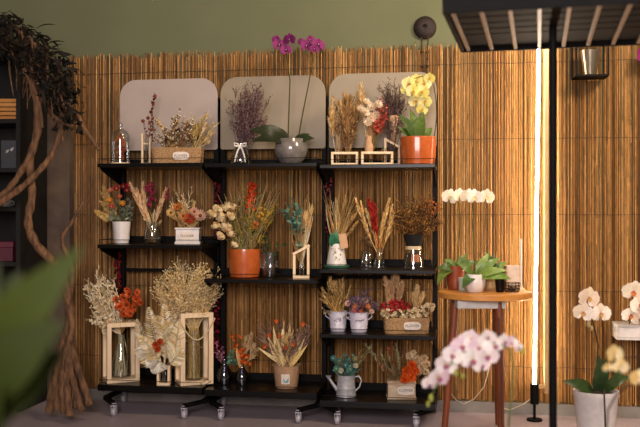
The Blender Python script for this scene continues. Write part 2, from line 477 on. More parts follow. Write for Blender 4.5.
# ================================================================== RACKS
YB, YF = -.065, -.325
UN = [(121, 219.5), (221, 327), (329, 437.5)]
LEV = {}
def zpx(px, py, Y): return pt(px, py, Y).z
SH = [[163.5, 244.5, 384.5], [163, 279.5, 391.5], [163.5, 270.5, 336.5, 404.5]]
UPX = [97, 262, 437]
RACKLAB = ['left black wheeled display rack, holding the two wooden lanterns on its bottom shelf',
           'middle black wheeled display rack, carrying the magenta orchid on its top shelf',
           'right black wheeled display rack with four shelves, beside the round wooden stool']
def rack(u):
    xL = x_at(UN[u][0], YB)[0]; xR = x_at(UN[u][1], YB)[0]; mid = (xL + xR) / 2
    o = empty('display_rack', (mid, (YB + YF) / 2, 0))
    tag(o, RACKLAB[u], 'display rack', 'black wheeled display racks against the reed screen')
    o_y = (YB + YF) / 2
    hw = (xR - xL) / 2
    def B(name, m, mb, par=None, bevel=0., label=None):
        ob = mb.build(name, m, par or o, 1, False, bevel)
        if label: ob['label'] = label
        return ob
    yb = YB - o_y; yf = YF - o_y
    ztop = zpx(330, 96, YB)
    for sg in (-1, 1):
        mb = MB(); x = sg * (hw - .011)
        mb.box((x - .0105, yb - .015, .05), (x + .0105, yb + .015, ztop)); B('upright', BLACK, mb, bevel=.002)
        mb = MB(); xf = sg * (hw - .075)
        mb.bar((x, yb + .02, .06), (x, yf + .06, .06), .022, .018)
        mb.bar((x, yf + .065, .06), (xf, yf - .012, .055), .02, .016)
        ft = B('foot', BLACK, mb, bevel=.002)
        for yy, xx in ((yb + .005, x), (yf - .005, xf)):
            mb = MB()
            mb.lathe([(.004, .034), (.004, .053), (.012, .053), (.012, .056)], 10, (xx, yy, 0))
            mb.bar((xx - .0105, yy, .046), (xx - .0105, yy + .004, .016), .002, .014)
            mb.bar((xx + .0105, yy, .046), (xx + .0105, yy + .004, .016), .002, .014)
            mb.box((xx - .012, yy - .008, .042), (xx + .012, yy + .008, .047))
            cs = mb.build('caster', CLEARPL, o, 1, True)
            mb = MB(); P = []
            vs = []; fs = []; n = 18
            for (dx, r) in ((-.008, .0), (-.008, .015), (-.005, .0175), (.005, .0175), (.008, .015), (.008, 0.)):
                for j in range(n):
                    t = 2*PI*j/n; vs.append((xx + dx, yy + .004 + r*math.cos(t), .0178 + r*math.sin(t)))
            for i in range(5):
                for j in range(n): fs.append((i*n+j, i*n+(j+1) % n, (i+1)*n+(j+1) % n, (i+1)*n+j))
            mb.add(vs, fs); mb.build('wheel', CLEARPL, cs, 1, True)
    mb = MB(); mb.box((-hw + .02, yb - .012, .048), (hw - .02, yb + .004, .07)); B('crossbar', BLACK, mb)
    if u != 1:
        mb = MB(); zz = zpx(170, 270, YB) if u == 0 else zpx(380, 277, YB)
        mb.box((-hw + .02, yb - .008, zz - .007), (hw - .02, yb + .004, zz + .007)); B('crossbar', BLACK, mb)
    # rounded top panel in front of the uprights
    z0, z1 = zpx(220, 150, YB), zpx(220, 78.5 - u * .4, YB); rr = .075; pw = hw - .003
    yp = yb - .016
    out = []
    for cx, cz, a in ((pw - rr, z1 - rr, 0), (-pw + rr, z1 - rr, 90)):
        for i in range(9):
            t = math.radians(a + 90 * i / 8); out.append((cx + rr*math.cos(t), cz + rr*math.sin(t)))
    for cx, cz, a in ((-pw + .01, z0 + .01, 180), (pw - .01, z0 + .01, 270)):
        for i in range(4):
            t = math.radians(a + 90 * i / 3); out.append((cx + .01*math.cos(t), cz + .01*math.sin(t)))
    n = len(out); vs = [(x, yp, z) for x, z in out] + [(x, yp - .006, z) for x, z in out]
    mb = MB(); mb.add(vs, [tuple(range(n)), tuple(reversed(range(n, 2*n)))] + [(j, n+j, n+(j+1) % n, (j+1) % n) for j in range(n)])
    pl = B('top_panel', BOARD if u == 0 else BOARD_B, mb, bevel=.0015)
    pl['label'] = 'pale rounded board across the top of the rack'
    # shelves
    LEV[u] = []
    for i, py in enumerate(SH[u]):
        z = zpx(UPX[u] if u != 1 else 262, py, YF); th = .016 if i < len(SH[u]) - 1 else .026
        LEV[u].append(z)
        mb = MB(); mb.box((-hw + .001, yf, z - th), (hw - .001, yb - .0155, z)); 
        sh = B('shelf', BLACKG, mb, bevel=.002)
        mb = MB(); mb.box((-hw + .023, yb - .015, z - .002), (hw - .023, yb - .009, z + .03)); B('back_lip', BLACK, mb, sh)
        mb = MB()
        zr = z + .02
        mb.tube([(-hw + .006, yb - .03, zr), (-hw + .006, yf + .006, zr), (hw - .006, yf + .006, zr), (hw - .006, yb - .03, zr)], .0013, 5)
        for xx in (-hw + .006, hw - .006):
            mb.tube([(xx, yf + .006, z), (xx, yf + .006, zr)], .0013, 5)
            mb.tube([(xx, yb - .03, z), (xx, yb - .03, zr)], .0013, 5)
        B('guard_rail', BLACK, mb, sh)
        for sg in (-1, 1):
            x = sg * (hw - .006)
            mb = MB(); tri = [(yb - .016, z - th), (yf + .015, z - th), (yf + .03, z - th - .012), (yb - .016, z - th - .07)]
            if i == len(SH[u]) - 1: tri[3] = (yb - .016, z - th - .02); tri[2] = (yf + .05, z - th - .012)
            vs = [(x - .002, a, b) for a, b in tri] + [(x + .002, a, b) for a, b in tri]
            mb.add(vs, [(0, 1, 2, 3), (7, 6, 5, 4)] + [(j, 4+j, 4+(j+1) % 4, (j+1) % 4) for j in range(4)])
            B('bracket', BLACK, mb, sh)
for u in range(3): rack(u)

YS = -.205   # middle line of the shelves
def A(name, label, cat, px, u, lv, Y=YS, group=None, rz=0., dz=0.):
    return Arr(name, label, cat, px, Y, LEV[u][lv] + .0004 + dz, group, rz)

# bead garlands hanging on the uprights
def garland(px, py0, py1, label, col):
    Y = YB - .04
    mb = MB(); p0 = pt(px, py0, Y); p1 = pt(px, py1, Y); n = int((p0 - p1).length / .016)
    o = empty('berry_garland', (p0.x, Y, p1.z)); tag(o, label, 'garland', 'dark red berry garlands on the rack posts')
    mb.tube([(R(-.002, .002), 0, (p0.z - p1.z) * i / 10) for i in range(11)], .0015, 5, '#3a1014'); mb.build('string', PLANT, o)
    mb = MB()
    for i in range(n * 3):
        t = 2*PI*R(0, 1); z = (p0.z - p1.z) * i / (n * 3)
        mb.ball((.011*math.cos(t), .011*math.sin(t), z), R(.006, .0085), pick([col, '#5a1018', '#3f0c14']), 6, 5)
    b = mb.build('berries', LEAF, o); b['kind'] = 'stuff'
garland(117.5, 252, 318, 'dark red berry garland on the post behind the bushy pampas in the left lantern', '#7c1622')
garland(217.5, 173, 238, 'dark red berry garland hanging beside the orange pot of roses', '#7a1c26')
garland(216, 288, 352, 'crimson berry garland hanging low on the post beside the tall lantern', '#8c1430')
garland(328.5, 176, 232, 'short dark red berry garland beside the teal eucalyptus bunch', '#6e1a20')

# ================================================================== TOP SHELVES
BEIGE = ['#e3cba0', '#d6b888', '#ecdab6', '#c8a674']
PALE = ['#eadcc0', '#dfcca8', '#f2e8d4', '#d3bb90']
BROWN = ['#6e4c30', '#8a6440', '#55371f', '#9b7650']
GOLD = ['#dcb06a', '#c89850', '#e8c684', '#ba8846']

# glass cloche
a = A('glass_cloche', 'slim glass dome with a glass knob over dried orange petals', 'glass cloche', 120.5, 0, 0)
mb = MB(); mb.lathe([(10.2, 0), (10.4, 1), (9.4, 2)], 24); a.part('base', mb, WOODL)
mb = MB(); H = 33
mb.lathe([(9.2, 2)] + [(9.2, z) for z in (8, 15, 22, 26)] + [(8.6, 30), (7, 33), (4, 35.4), (1.2, 36.2), (1.2, 37)], 24); g = a.part('dome', mb, GLASS)
mb = MB(); mb.ball((0, 0, 39.6), 2.6, None, 12, 8); a.part('knob', mb, GLASS, g)
mb = MB()
for i in range(7): spray(mb, (R(-2, 2), R(-2, 2), 2), (R(-4.5, 4.5), R(-4, 4), R(16, 31)), ['#e07a3a', '#c85e2c', '#e89c5c', '#b04c24'], 16, 5, 3, .12)
a.part('dried_flowers', mb, PETAL)

# bud stand with the tall red-brown sprig
a = A('wooden_bud_stand', 'slim wooden stand with one tall rusty red twig beside the wicker box', 'bud vase', 146.5, 0, 0)
mb = MB()
mb.box((-5, -4, 0), (5, 4, 1.6)); mb.box((-5, -2, 1.6), (-3, 2, 31)); mb.box((2.6, -2, 1.6), (4.4, 2, 27))
mb.box((-3, -2, 20), (2.6, 2, 21.6)); a.part('frame', mb, WOODL, None, False, .3)
mb = MB(); mb.lathe([(1.6, 2), (1.9, 3), (1.9, 26), (2.1, 26.5)], 14, (0, 0, 0)); a.part('glass_tube', mb, GLASS)
mb = MB(); RB = ['#6e3226', '#8a4232', '#51241c', '#93513c']
spray(mb, (0, 0, 4), a.p(154, 95), RB, 26, 5, 2.6, .35, '#4a2a20')
spray(mb, (0, 0, 4), a.p(143, 120), RB, 9, 4, 2, .5, '#4a2a20'); spray(mb, (0, 0, 4), a.p(152, 112, 3), RB, 14, 5, 2.6, .4, '#4a2a20')
for q in ((155, 96), (153, 103), (151, 112), (143, 121), (148, 118)): mb.ball(a.p(*q), 1.9, pick(RB), 8, 6)
a.part('dried_twig', mb, PLANT)

# wicker box arrangement
def basket(a, w, h, d, taper=.96, rows=5, rim=True):
    mb = MB(); hw = w/2; n = 48
    def ring(z, sx, sd, bulge):
        vs = []
        for j in range(n):
            t = 2*PI*j/n; ca, sa = math.cos(t), math.sin(t)
            e = .28
            x = sx*math.copysign(abs(ca)**e, ca); y = sd*math.copysign(abs(sa)**e, sa)
            b = 1 + bulge * (1 if j % 2 else -1)
            vs.append((x*b, y*b, z))
        return vs
    rs = []; m = rows * 3
    for i in range(m + 1):
        t = i / m; f = taper + (1 - taper) * t
        row = int(t * rows); bul = .012 * (1 if row % 2 else -1) * math.sin(PI * ((t * rows) % 1))
        rs += ring(h * t, hw * f * (1 + .012*math.sin(PI*((t*rows) % 1))), d/2 * f * (1 + .015*math.sin(PI*((t*rows) % 1))), bul)
    rs += ring(h, hw * .93, d/2 * .9, 0); rs += ring(h * .6, hw * .9, d/2 * .86, 0)
    fs = [tuple(reversed(range(n)))]
    for i in range(m + 2):
        for j in range(n): fs.append((i*n+j, i*n+(j+1) % n, (i+1)*n+(j+1) % n, (i+1)*n+j))
    fs.append(tuple((m+2)*n+j for j in range(n)))
    mb.add(rs, fs); return a.part('basket', mb, WICK)

a = A('dried_flower_basket', 'long wicker basket of brown dried twigs with an oval tag, on the top left shelf', 'flower basket', 178, 0, 0, YS - .03)
bk = basket(a, 50, 15.5, 26)
mb = MB(); oval(mb, (5, -13.4, 7.2), 8, 4); lb = a.part('label', mb, PAPER, None, False)
a.text('FLOWER', 183, a.bpy_ - 7.2, -14.05, 3.4, lb)
mb = MB()
for i in range(34): 
    t = a.rand(152, 205, 112, 150, 10); x = R(-20, 20)
    wisp(mb, (x, R(-6, 6), 13), t, random.choice([BROWN, ['#8a7458', '#6b573e', '#a88e68'], GOLD]), 9, 5, .32, .3, .75, BROWN + PALE)
a.part('dried_twigs', mb, PLANT)
mb = MB()
for i in range(16): wisp(mb, (R(4, 20), R(-5, 5), 13), a.rand(186, 216, 112, 146, 8), ['#c9ab68', '#b89550', '#d9c084'], 12, 6, .3, .3)
for q in ((214, 133), (206, 124), (209, 142)): plume(mb, (16, -3, 13), a.p(*q, -4), 4, BEIGE, 50, .55)
a.part('pale_grass', mb, PLANT)
for i in range(14): 
    mb = MB(); q = a.rand(158, 200, 126, 150, 9); flower(mb, q, rvec() + Vector((0, -1.2, .4)), R(2, 3), random.choice([['#7a5638'], ['#d8c8a0'], ['#4e2f22'], ['#8f6a44']]), '#5a3a20', 8, 1); a.part('seed_head', mb, PLANT)
mb = MB(); tail(mb, (6, -9, 13), a.p(182, 134, -8), ['#8f5a38', '#a86c46'], 3.4, 16); a.part('brown_cone', mb, PLANT)

# lavender in a glass with white ribbon
a = A('lavender_vase', 'clear glass vase tied with a white ribbon, full of dry purple-brown sea lavender', 'vase', 241, 1, 0)
mb = MB(); mb.lathe([(10.5, 0), (11.2, 1.2), (9.6, 9), (7.2, 15), (5.6, 19), (6.4, 23), (5.9, 23), (5.2, 19), (9, 8), (9.6, 2)], 24); a.part('vase', mb, GLASS)
mb = MB()
mb.lathe([(6.5, 16.8), (7, 17), (7, 19.2), (6.5, 19.4)], 20)
for sg in (-1, 1):
    mb.tube([(0, -7, 18), (sg*3, -9, 20.5), (sg*6, -9, 21), (sg*5.4, -9, 18), (0, -7.4, 18)], .8, 6)
    mb.tube([(0, -7.2, 18), (sg*2.2, -9.4, 14), (sg*4.2, -10.6, 8), (sg*5.2, -11.6, 2)], [.9, .9, .8, .5], 6)
a.part('ribbon', mb, RIBBON)
mb = MB(); LV = ['#6d5358', '#7f6468', '#55393c', '#8a6f6c', '#6a4a3a']
for i in range(60): wisp(mb, (R(-3, 3), R(-3, 3), 3), a.rand(227, 270, 84, 132, 14), LV, 11, 6, .26, .45, .62, LV)
a.part('sea_lavender', mb, PLANT)

# magenta moth orchid in grey bowl
def strap_leaf(mb, a, p0, p1, w, col, sag=.15, up=(0, -1, .55)): mb.leaf(p0, p1, w, up, col, .22, sag, 10, .75)
def spike(a, pts, rad=.6, col='#4a4a26', name='flower_spike'):
    mb = MB(); P = [a.p(*q) for q in pts]; Q = []
    for i in range(len(P) - 1):
        for t in (0, .34, .67): Q.append(P[i].lerp(P[i+1], t))
    Q.append(P[-1]); mb.tube(Q, [rad * (1 - .5*i/len(Q)) for i in range(len(Q))], 6, col)
    return a.part(name, mb, PLANT)
def blooms(a, lst, cols, lip, lipc=None, face=(0, -1, .0), sp=.5):
    for q in lst:
        px, py, r = q[:3]; d = q[3] if len(q) > 3 else R(-3, 3)
        mb = MB(); f = Vector(face) + Vector((R(-sp, sp), 0, R(-.25, .25)))
        orchid(mb, a.p(px, py, d), f, r, cols, lip, R(-.25, .25), lipc)
        a.part('bloom', mb, PETAL)
a = A('potted_orchid', 'magenta moth orchid on two tall stems in a glazed grey bowl', 'potted orchid', 291, 1, 0)
mb = MB(); mb.lathe([(9, 0), (10, .8), (14.5, 6), (16.8, 13), (16.5, 19), (14.6, 24), (14.2, 25.2), (13.2, 25), (14.4, 19), (13.6, 18)], 32); a.part('pot', mb, CER_G)
mb = MB(); mb.lathe([(13.9, 20), (8, 22), (0, 23)], 20); a.part('soil', mb, SOIL)
mb = MB(); G1 = '#33401e'
strap_leaf(mb, a, (-2, 0, 23), a.p(249, 131, -8), 17, '#2c3220', .16); strap_leaf(mb, a, (-2, -2, 22), a.p(252, 143, -14), 14, '#262c1a', .2)
strap_leaf(mb, a, (2, -2, 22), a.p(315, 139, -8), 10, '#2c341e', .12); strap_leaf(mb, a, (2, 3, 22), a.p(310, 133, 10), 8, G1, .12)
strap_leaf(mb, a, (-1, 3, 22), a.p(264, 126, 12), 12, '#343c28', .12)
a.part('leaves', mb, LEAF)
spike(a, [(288, 140), (289, 110), (290, 80), (287, 58), (283, 44)], .75); spike(a, [(298, 140), (303, 112), (309, 82), (313, 60), (310, 46)], .75)
MG = ['#84206a', '#96307a', '#70185a']
blooms(a, [(279, 45, 7), (290, 40, 6.6), (286, 51, 6.2, -5), (276, 39, 4.6, 3), (306, 46, 6.4), (318, 45, 7), (310, 39, 4.8, 4), (314, 50, 5, -4), (301, 41, 4, 4)], MG, '#5e0f45', '#e8c8d0')

# low test tube stands
def tube_stand(a, w, h, d, holes, bar=2.4, slant=None):
    mb = MB(); hw = w/2; hd = d/2
    mb.box((-hw, -hd, 0), (hw, hd, bar)); mb.box((-hw, -hd, h - bar), (hw, hd, h))
    mb.box((-hw, -hd, bar), (-hw + bar, hd, h - bar)); mb.box((hw - bar, -hd, bar), (hw, hd, h - bar))
    a.part('frame', mb, WOODL, None, False, .3)
    for x in holes:
        mb = MB(); mb.lathe([(1.2, bar), (2, bar + 1), (2, h + 3), (2.5, h + 3.6)], 14, (x, 0, 0)); a.part('glass_tube', mb, GLASS)
a = A('test_tube_stand', 'small wooden tube stand of sandy pampas, standing leftmost of three beside the grey orchid bowl', 'bud vase stand', 344.5, 2, 0, YS - .02)
tube_stand(a, 27, 13.5, 9, (-7, 4))
mb = MB()
for q in ((333, 98), (338, 105), (331, 108)): plume(mb, (-7, 0, 6), a.p(*q, R(-3, 3)), 8, GOLD + BEIGE, 150, .4)
for i in range(20): wisp(mb, (4 if i % 2 else -7, 0, 6), a.rand(340, 358, 98, 132, 8), ['#8a6640', '#a67c4c', '#6f4d2e'], 12, 6, .3, .35, .7, BROWN)
for q in ((350, 100), (345, 96), (358, 104), (356, 114), (340, 104)): plume(mb, (4, 0, 6), a.p(*q, R(-6, 6)), 11, ['#dcb47a', '#c09458', '#a47c48'], 140, .38)
for i in range(5): tail(mb, (-6, 0, 6), a.rand(330, 352, 100, 125, 5), BEIGE, 2.2, 6)
a.part('dried_grass', mb, PLANT)
a = A('test_tube_stand', 'small wooden tube stand holding white and red dried flowers', 'bud vase stand', 377, 2, 0, YS - .02)
tube_stand(a, 32, 13.5, 9, (-6, 7))
mb = MB()
plume(mb, (-6, 0, 6), a.p(361, 86, 2), 9, GOLD + BEIGE, 170, .5); plume(mb, (-6, 0, 6), a.p(357, 94, 4), 8, GOLD + BEIGE, 140, .5)
for i in range(16): stem(mb, (R(-7, -5), R(-1, 1), 6), a.rand(361, 378, 104, 124, 5), .45, '#b3824a', .04)
a.part('dried_grass', mb, PLANT)
mb = MB()
for i in range(18): spray(mb, (-6, 0, 10), a.rand(374, 388, 92, 122, 4), ['#b83a30', '#9a2a24', '#c85646'], 13, 4.4, 2.4, .5)
a.part('red_leaves', mb, PLANT)
for q in ((366, 103), (372, 108), (378, 105), (365, 113), (371, 118), (376, 115), (360, 110), (368, 123)):
    mb = MB(); flower(mb, a.p(*q, R(-6, -1)), (R(-.5, .5), -1, R(-.1, .7)), R(4.4, 5.6), ['#ecdcc4', '#e0c8ac', '#f2e8d8'], '#d8b888', 11, 2); a.part('flower_head', mb, PETAL)
mb = MB(); mb.tube([a.p(369, 136), a.p(369, 146), a.p(369, 152)], [3, 4.6, 4.2], 10); a.part('wrap', mb, KRAFT)
# slanted stand with dark bunch
def slant_frame(mb, xl_, xr_, zl, zr, d, b=2.2):
    mb.box((xl_, -d, 0), (xr_, d, b)); mb.box((xl_, -d, b), (xl_ + b, d, zl - b*.3)); mb.box((xr_ - b, -d, b), (xr_, d, zr - b*.3))
    mb.bar((xl_, 0, zl), (xr_, 0, zr), 2*d, b)
a = A('slanted_bud_stand', 'wooden stand with sloping top bar and smoky dark grass, beside the yellow orchid', 'bud vase stand', 391, 2, 0, YS + .03)
mb = MB(); slant_frame(mb, -7, 9, 27, 18, 4); a.part('frame', mb, WOODL, None, False, .3)
mb = MB(); mb.lathe([(1.4, 2.4), (2.2, 3.2), (2.2, 19), (2.6, 19.6)], 14); a.part('glass_tube', mb, GLASS)
mb = MB(); DK = ['#5a4440', '#6e5650', '#443230', '#7c645c']
for i in range(34): wisp(mb, (R(-1, 1), R(-1, 1), 6), a.rand(380, 408, 76, 112, 10), DK, 10, 7, .26, .4, .5, DK)
a.part('smoke_grass', mb, PLANT)
mb = MB(); mb.lathe([(1.8, 24), (3, 34), (5, 46), (5.6, 50)], 10, (2, 0, 0)); a.part('wrap', mb, KRAFT)

# yellow orchid
a = A('potted_orchid', 'yellow orchid in a glossy orange pot on the top right shelf', 'potted orchid', 418, 2, 0, YS - .02)
mb = MB(); mb.lathe([(15, 0), (16.5, .8), (17.6, 10), (18.2, 26), (18, 27.6), (16.6, 27.6), (16.2, 22)], 48, rib=.012, nrib=16); a.part('pot', mb, CER_O)
mb = MB(); mb.lathe([(16.4, 23.5), (9, 25), (0, 26)], 20); a.part('soil', mb, SOIL)
mb = MB()
strap_leaf(mb, a, (-3, -2, 25), a.p(398, 115, -6), 14, '#43582a', .1, (.6, -.9, .4)); strap_leaf(mb, a, (-2, 2, 25), a.p(410, 108, 4), 13, '#54692e', .1, (.5, -1, .3))
strap_leaf(mb, a, (1, -2, 25), a.p(423, 112, -4), 13, '#607638', .1, (-.5, -1, .3)); strap_leaf(mb, a, (-4, -2, 24), a.p(396, 127, -8), 8, '#4c6128', .1); strap_leaf(mb, a, (3, 0, 24), a.p(433, 127, 4), 9, '#55692c', .12)
a.part('leaves', mb, LEAF)
spike(a, [(417, 140), (420, 115), (425, 95), (428, 82), (422, 76), (410, 80)], .6); 
YC = ['#e8e08c', '#ddd272', '#f0eaac']
blooms(a, [(408, 84, 8), (417, 81, 8), (424, 84, 7.6), (412, 92, 8, -4), (421, 93, 8, -4), (416, 101, 7.6), (425, 102, 7.4), (422, 110, 6), (429, 79, 6), (406, 90, 6)], YC, '#c8a030', '#b87a20')
mb = MB(); P = [a.p(434 + 3*math.sin(t/10*PI), 140 - 5.6*t, 3) for t in range(11)]; mb.tube(P, .45, 6, '#3a2a1a'); a.part('support_stake', mb, PLANT)

# ================================================================== MIDDLE SHELVES
a = A('flower_pot', 'ribbed white pot with red strawflowers and fern sprigs on the middle left shelf', 'flower pot', 121.5, 0, 1)
mb = MB(); mb.lathe(pot_profile(7, 9, 22), 40, rib=.02, nrib=16); a.part('pot', mb, CER_W)
mb = MB(); mb.lathe([(7.9, 17), (0, 19)], 16); a.part('foam', mb, SOIL)
mb = MB()
for i in range(18): spray(mb, (R(-3, 3), R(-3, 3), 17), a.rand(102, 136, 196, 222, 9), ['#7b8268', '#8f927a', '#6a7058', '#9d9c86'], 11, 6, 2.6, .3, '#5a5038')
a.part('grey_foliage', mb, PLANT)
mb = MB()
for q in ((99, 190), (95, 210), (103, 184), (98, 200), (108, 206)): frond(mb, (-2, 0, 18), a.p(*q, R(-4, 4)), ['#d3b274', '#c09a58', '#b98f4c'], 5, 12, 1.6, .35)
a.part('fern_sprigs', mb, PLANT)
for (x, y, r, c) in ((117, 189, 3.6, '#b5303c'), (124, 187, 3.2, '#8f2230'), (127, 191, 3.4, '#a82c40'), (112, 191, 3, '#d8866c'), (111, 201, 3.2, '#d8923c'), (123, 204, 3.4, '#d09540'), (112, 207, 3, '#c8443c'), (129, 186, 3.2, '#b02c3a'), (120, 197, 2.8, '#cf6a4c')):
    mb = MB(); flower(mb, a.p(x, y, R(-6, 0)), (R(-.4, .4), -1, .6), r, [c], '#d8a050', 10, 2, .6); stem(mb, (0, 0, 18), a.p(x, y, 0), .3, '#6a6038'); a.part('strawflower', mb, PETAL)

a = A('flower_jar', 'round glass jar with upright pampas and magenta statice, between two white pots', 'flower jar', 152.5, 0, 1)
mb = MB(); mb.lathe([(6.8, 0), (7.6, .8), (8.6, 5), (8.4, 12), (6.6, 16), (6.6, 18), (7.2, 22), (6.7, 22), (6, 17), (7.8, 12), (8, 5), (6.8, 1.6)], 24); a.part('jar', mb, GLASS)
mb = MB()
for i in range(26): stem(mb, (R(-5, 5), R(-5, 5), 1.5), (R(-4, 4), R(-4, 4), 22), .5, random.choice(['#7a5a34', '#96764a', '#5c4a2c']), .1)
for q in ((131, 184), (142, 184), (137, 190), (144, 196), (163, 200), (166, 190), (160, 206)): plume(mb, (R(-2, 2), R(-2, 2), 8), a.p(*q, R(-5, 5)), 7, ['#ecc898', '#e2b482', '#f2d8b4', '#d8a676'], 150, .35, .65, .4)
for i in range(10): mb.leaf((R(-3, 3), R(-3, 3), 16), a.rand(142, 165, 205, 225, 6), 3.4, rvec(), pick(BEIGE), .3, .1, 6)
a.part('pampas', mb, PLANT)
mb = MB()
for q in ((148, 186), (152, 184), (154, 190), (150, 196), (167, 188)):
    P = stem(mb, (0, 0, 14), a.p(*q, 0), .3, '#6a4a34')
    for i in range(9):
        c = a.p(q[0] + R(-2.2, 2.2), q[1] + R(-3, 10), R(-3, 3)); flower(mb, c, rvec() + Vector((0, -1, .3)), R(1.5, 2.3), ['#b02c50', '#c44468', '#8c1c3c'], None, 6, 1)
a.part('statice', mb, PETAL)

a = A('flower_box', 'square whitish box with an oval tag and peach dried flowers on the middle left shelf', 'flower box', 188.5, 0, 1)
mb = MB(); mb.box((-12.5, -9, 0), (12.5, 9, 2.4)); mb.box((-11.6, -8.2, 2.4), (11.6, 8.2, 14.6)); mb.box((-12.4, -9, 14.6), (12.4, 9, 16.4)); a.part('box', mb, CER_W, None, False, .4)
mb = MB(); oval(mb, (0, -8.5, 8.2), 8.4, 4); lb = a.part('label', mb, PAPER, None, False); a.text('FLOWER', 188.5, a.bpy_ - 8.2, -9.1, 3.4, lb)
mb = MB()
for i in range(12): plume(mb, (R(-8, 8), R(-4, 4), 14), a.rand(168, 206, 196, 226, 8), 5, ['#d9b070', '#e3c48c', '#c99a58'], 46, .45, .5)
for q in ((175, 190), (184, 196), (192, 189), (172, 204)): wisp(mb, (R(-6, 6), 0, 15), a.p(*q, R(-4, 4)), BEIGE, 12, 6, .28, .4)
for i in range(14): mb.leaf((R(-8, 8), R(-4, 0), 15), a.rand(167, 210, 208, 230, 7), 3.4, rvec(), pick(['#dcbc84', '#cfa868']), .3, .1, 6)
a.part('dried_grass', mb, PLANT)
for (x, y, r, cs) in ((178, 207, 4, ['#d07a34']), (190, 219, 6, ['#b8482c', '#8f2f22', '#c85a36']), (195, 212, 5, ['#d8a890']), (201, 216, 6.4, ['#dcb8a0', '#cfa48c']), (184, 216, 4.6, ['#dca05c']), (172, 213, 5, ['#dcb878'])):
    mb = MB(); flower(mb, a.p(x, y, R(-7, -3)), (R(-.4, .4), -1, .4), r, cs, '#8a4a24', 13, 2, .4); a.part('flower_head', mb, PETAL)

# middle unit
a = A('flower_pot', 'glossy orange pot of cream roses, a red flower spike and wild grass', 'flower pot', 244.5, 1, 1, YS - .01)
mb = MB(); mb.lathe([(13, 0), (14.4, .8), (15.6, 8), (16.2, 26), (16, 28.4), (14.6, 28.4), (14.2, 22)], 32); a.part('pot', mb, CER_O)
mb = MB(); mb.lathe([(14.4, 24), (0, 26)], 16); a.part('soil', mb, SOIL)
mb = MB()
for i in range(40): 
    wisp(mb, (R(-8, 8), R(-8, 8), 25), a.rand(222, 276, 184, 236, 14), random.choice([['#7a7434', '#8f8440', '#5f5c2a'], ['#a88a3c', '#b8983e'], ['#8c7c5c', '#a0906a']]), 10, 7, .3, .3, .5, ['#b39a3a', '#8f8a3c'])
for i in range(26): mb.leaf((R(-8, 8), R(-8, 8), 25), a.rand(225, 270, 188, 245, 14), 1.7, rvec(), pick(['#6f7232', '#59602a', '#8a8438']), .3, .12, 7)
for i in range(10): spray(mb, (R(-8, 8), R(-8, 0), 25), a.rand(225, 262, 215, 245, 10), ['#5f6a2c', '#767c36', '#4a5424'], 10, 5, 2.4, .3)
for i in range(60): stem(mb, (R(-8, 8), R(-8, 8), 25), a.rand(214, 288, 174, 222, 16), .32, random.choice(['#b89a68', '#a08458', '#8c7a48', '#c8ac78']), .04)
a.part('grasses', mb, PLANT)
mb = MB()
for i in range(60): 
    c = a.rand(252, 270, 206, 224, 9); mb.ball(c, R(.8, 1.4), pick(['#c99430', '#b8832a', '#d8a848']), 6, 4)
a.part('yellow_blossom', mb, PETAL)['kind'] = 'stuff'
mb = MB(); stem(mb, (0, 0, 25), a.p(252, 186, -4), .6, '#6a5a2a')
for i in range(62):
    t = R(0, 1); c = a.p(252 - 1.0*t + R(-4.6, 4.6) * (1 - .5*abs(t-.4)), 184 + 28*t, -4 + R(-4.5, 4.5)); flower(mb, c, rvec() + Vector((0, -.9, .1)), R(1.7, 2.7), ['#d9481e', '#c03a16', '#e4662c'], None, 6, 1)
for i in range(14): flower(mb, a.rand(250, 259, 219, 230, 4) + Vector((0, -5, 0)), rvec() + Vector((0, -1, 0)), R(1.8, 2.8), ['#d87428', '#e08a3a'], None, 6, 1)
a.part('red_flower_spike', mb, PETAL)
for (x, y, r) in ((219, 209, 5.4), (228, 207, 5.4), (213, 214, 4.8), (222, 217, 5.6), (231, 216, 5.2), (217, 226, 4.8), (227, 227, 5.4), (222, 235, 4.8), (232, 233, 4.4), (234, 207, 4), (236, 244, 4)):
    mb = MB(); rose(mb, a.p(x, y, R(-12, -5)), r, ['#e0c496', '#ecd9b2', '#d3ac78', '#e4cc9a']); stem(mb, (-6, -3, 25), a.p(x, y, -7), .4, '#6a6a34'); a.part('rose', mb, PETAL)

a = A('glass_planter', 'clear glass tumbler with a small dark green plant, beside the orange rose pot', 'potted plant', 270, 1, 1, YS + .02)
mb = MB(); mb.lathe([(7, 0), (8, .7), (9.8, 25), (9.2, 25), (7.4, 2)], 28); a.part('glass', mb, GLASS)
mb = MB(); mb.lathe([(7.2, 2), (7.8, 8), (0, 9.5)], 20); a.part('soil', mb, SOIL)
mb = MB()
for i in range(26): 
    t = a.rand(255, 287, 236, 258, 14); stem(mb, (R(-4, 4), R(-4, 4), 13), t, .4, '#2e381c')
    mb.leaf(t, t + Vector((R(-6, 6), R(-6, 2), R(-3, 3))), 5.5, (0, -.3, 1), pick(['#3c4e2c', '#4a5e36', '#587042']), .2, .15, 6)
a.part('leaves', mb, LEAF)
mb = MB(); mb.ball(a.p(265, 234, -2), (3, 3, 3.4), '#231f1c', 8, 6); stem(mb, (0, 0, 13), a.p(265, 236, -2), .4, '#2e2a1c'); a.part('seed_pod', mb, PLANT)

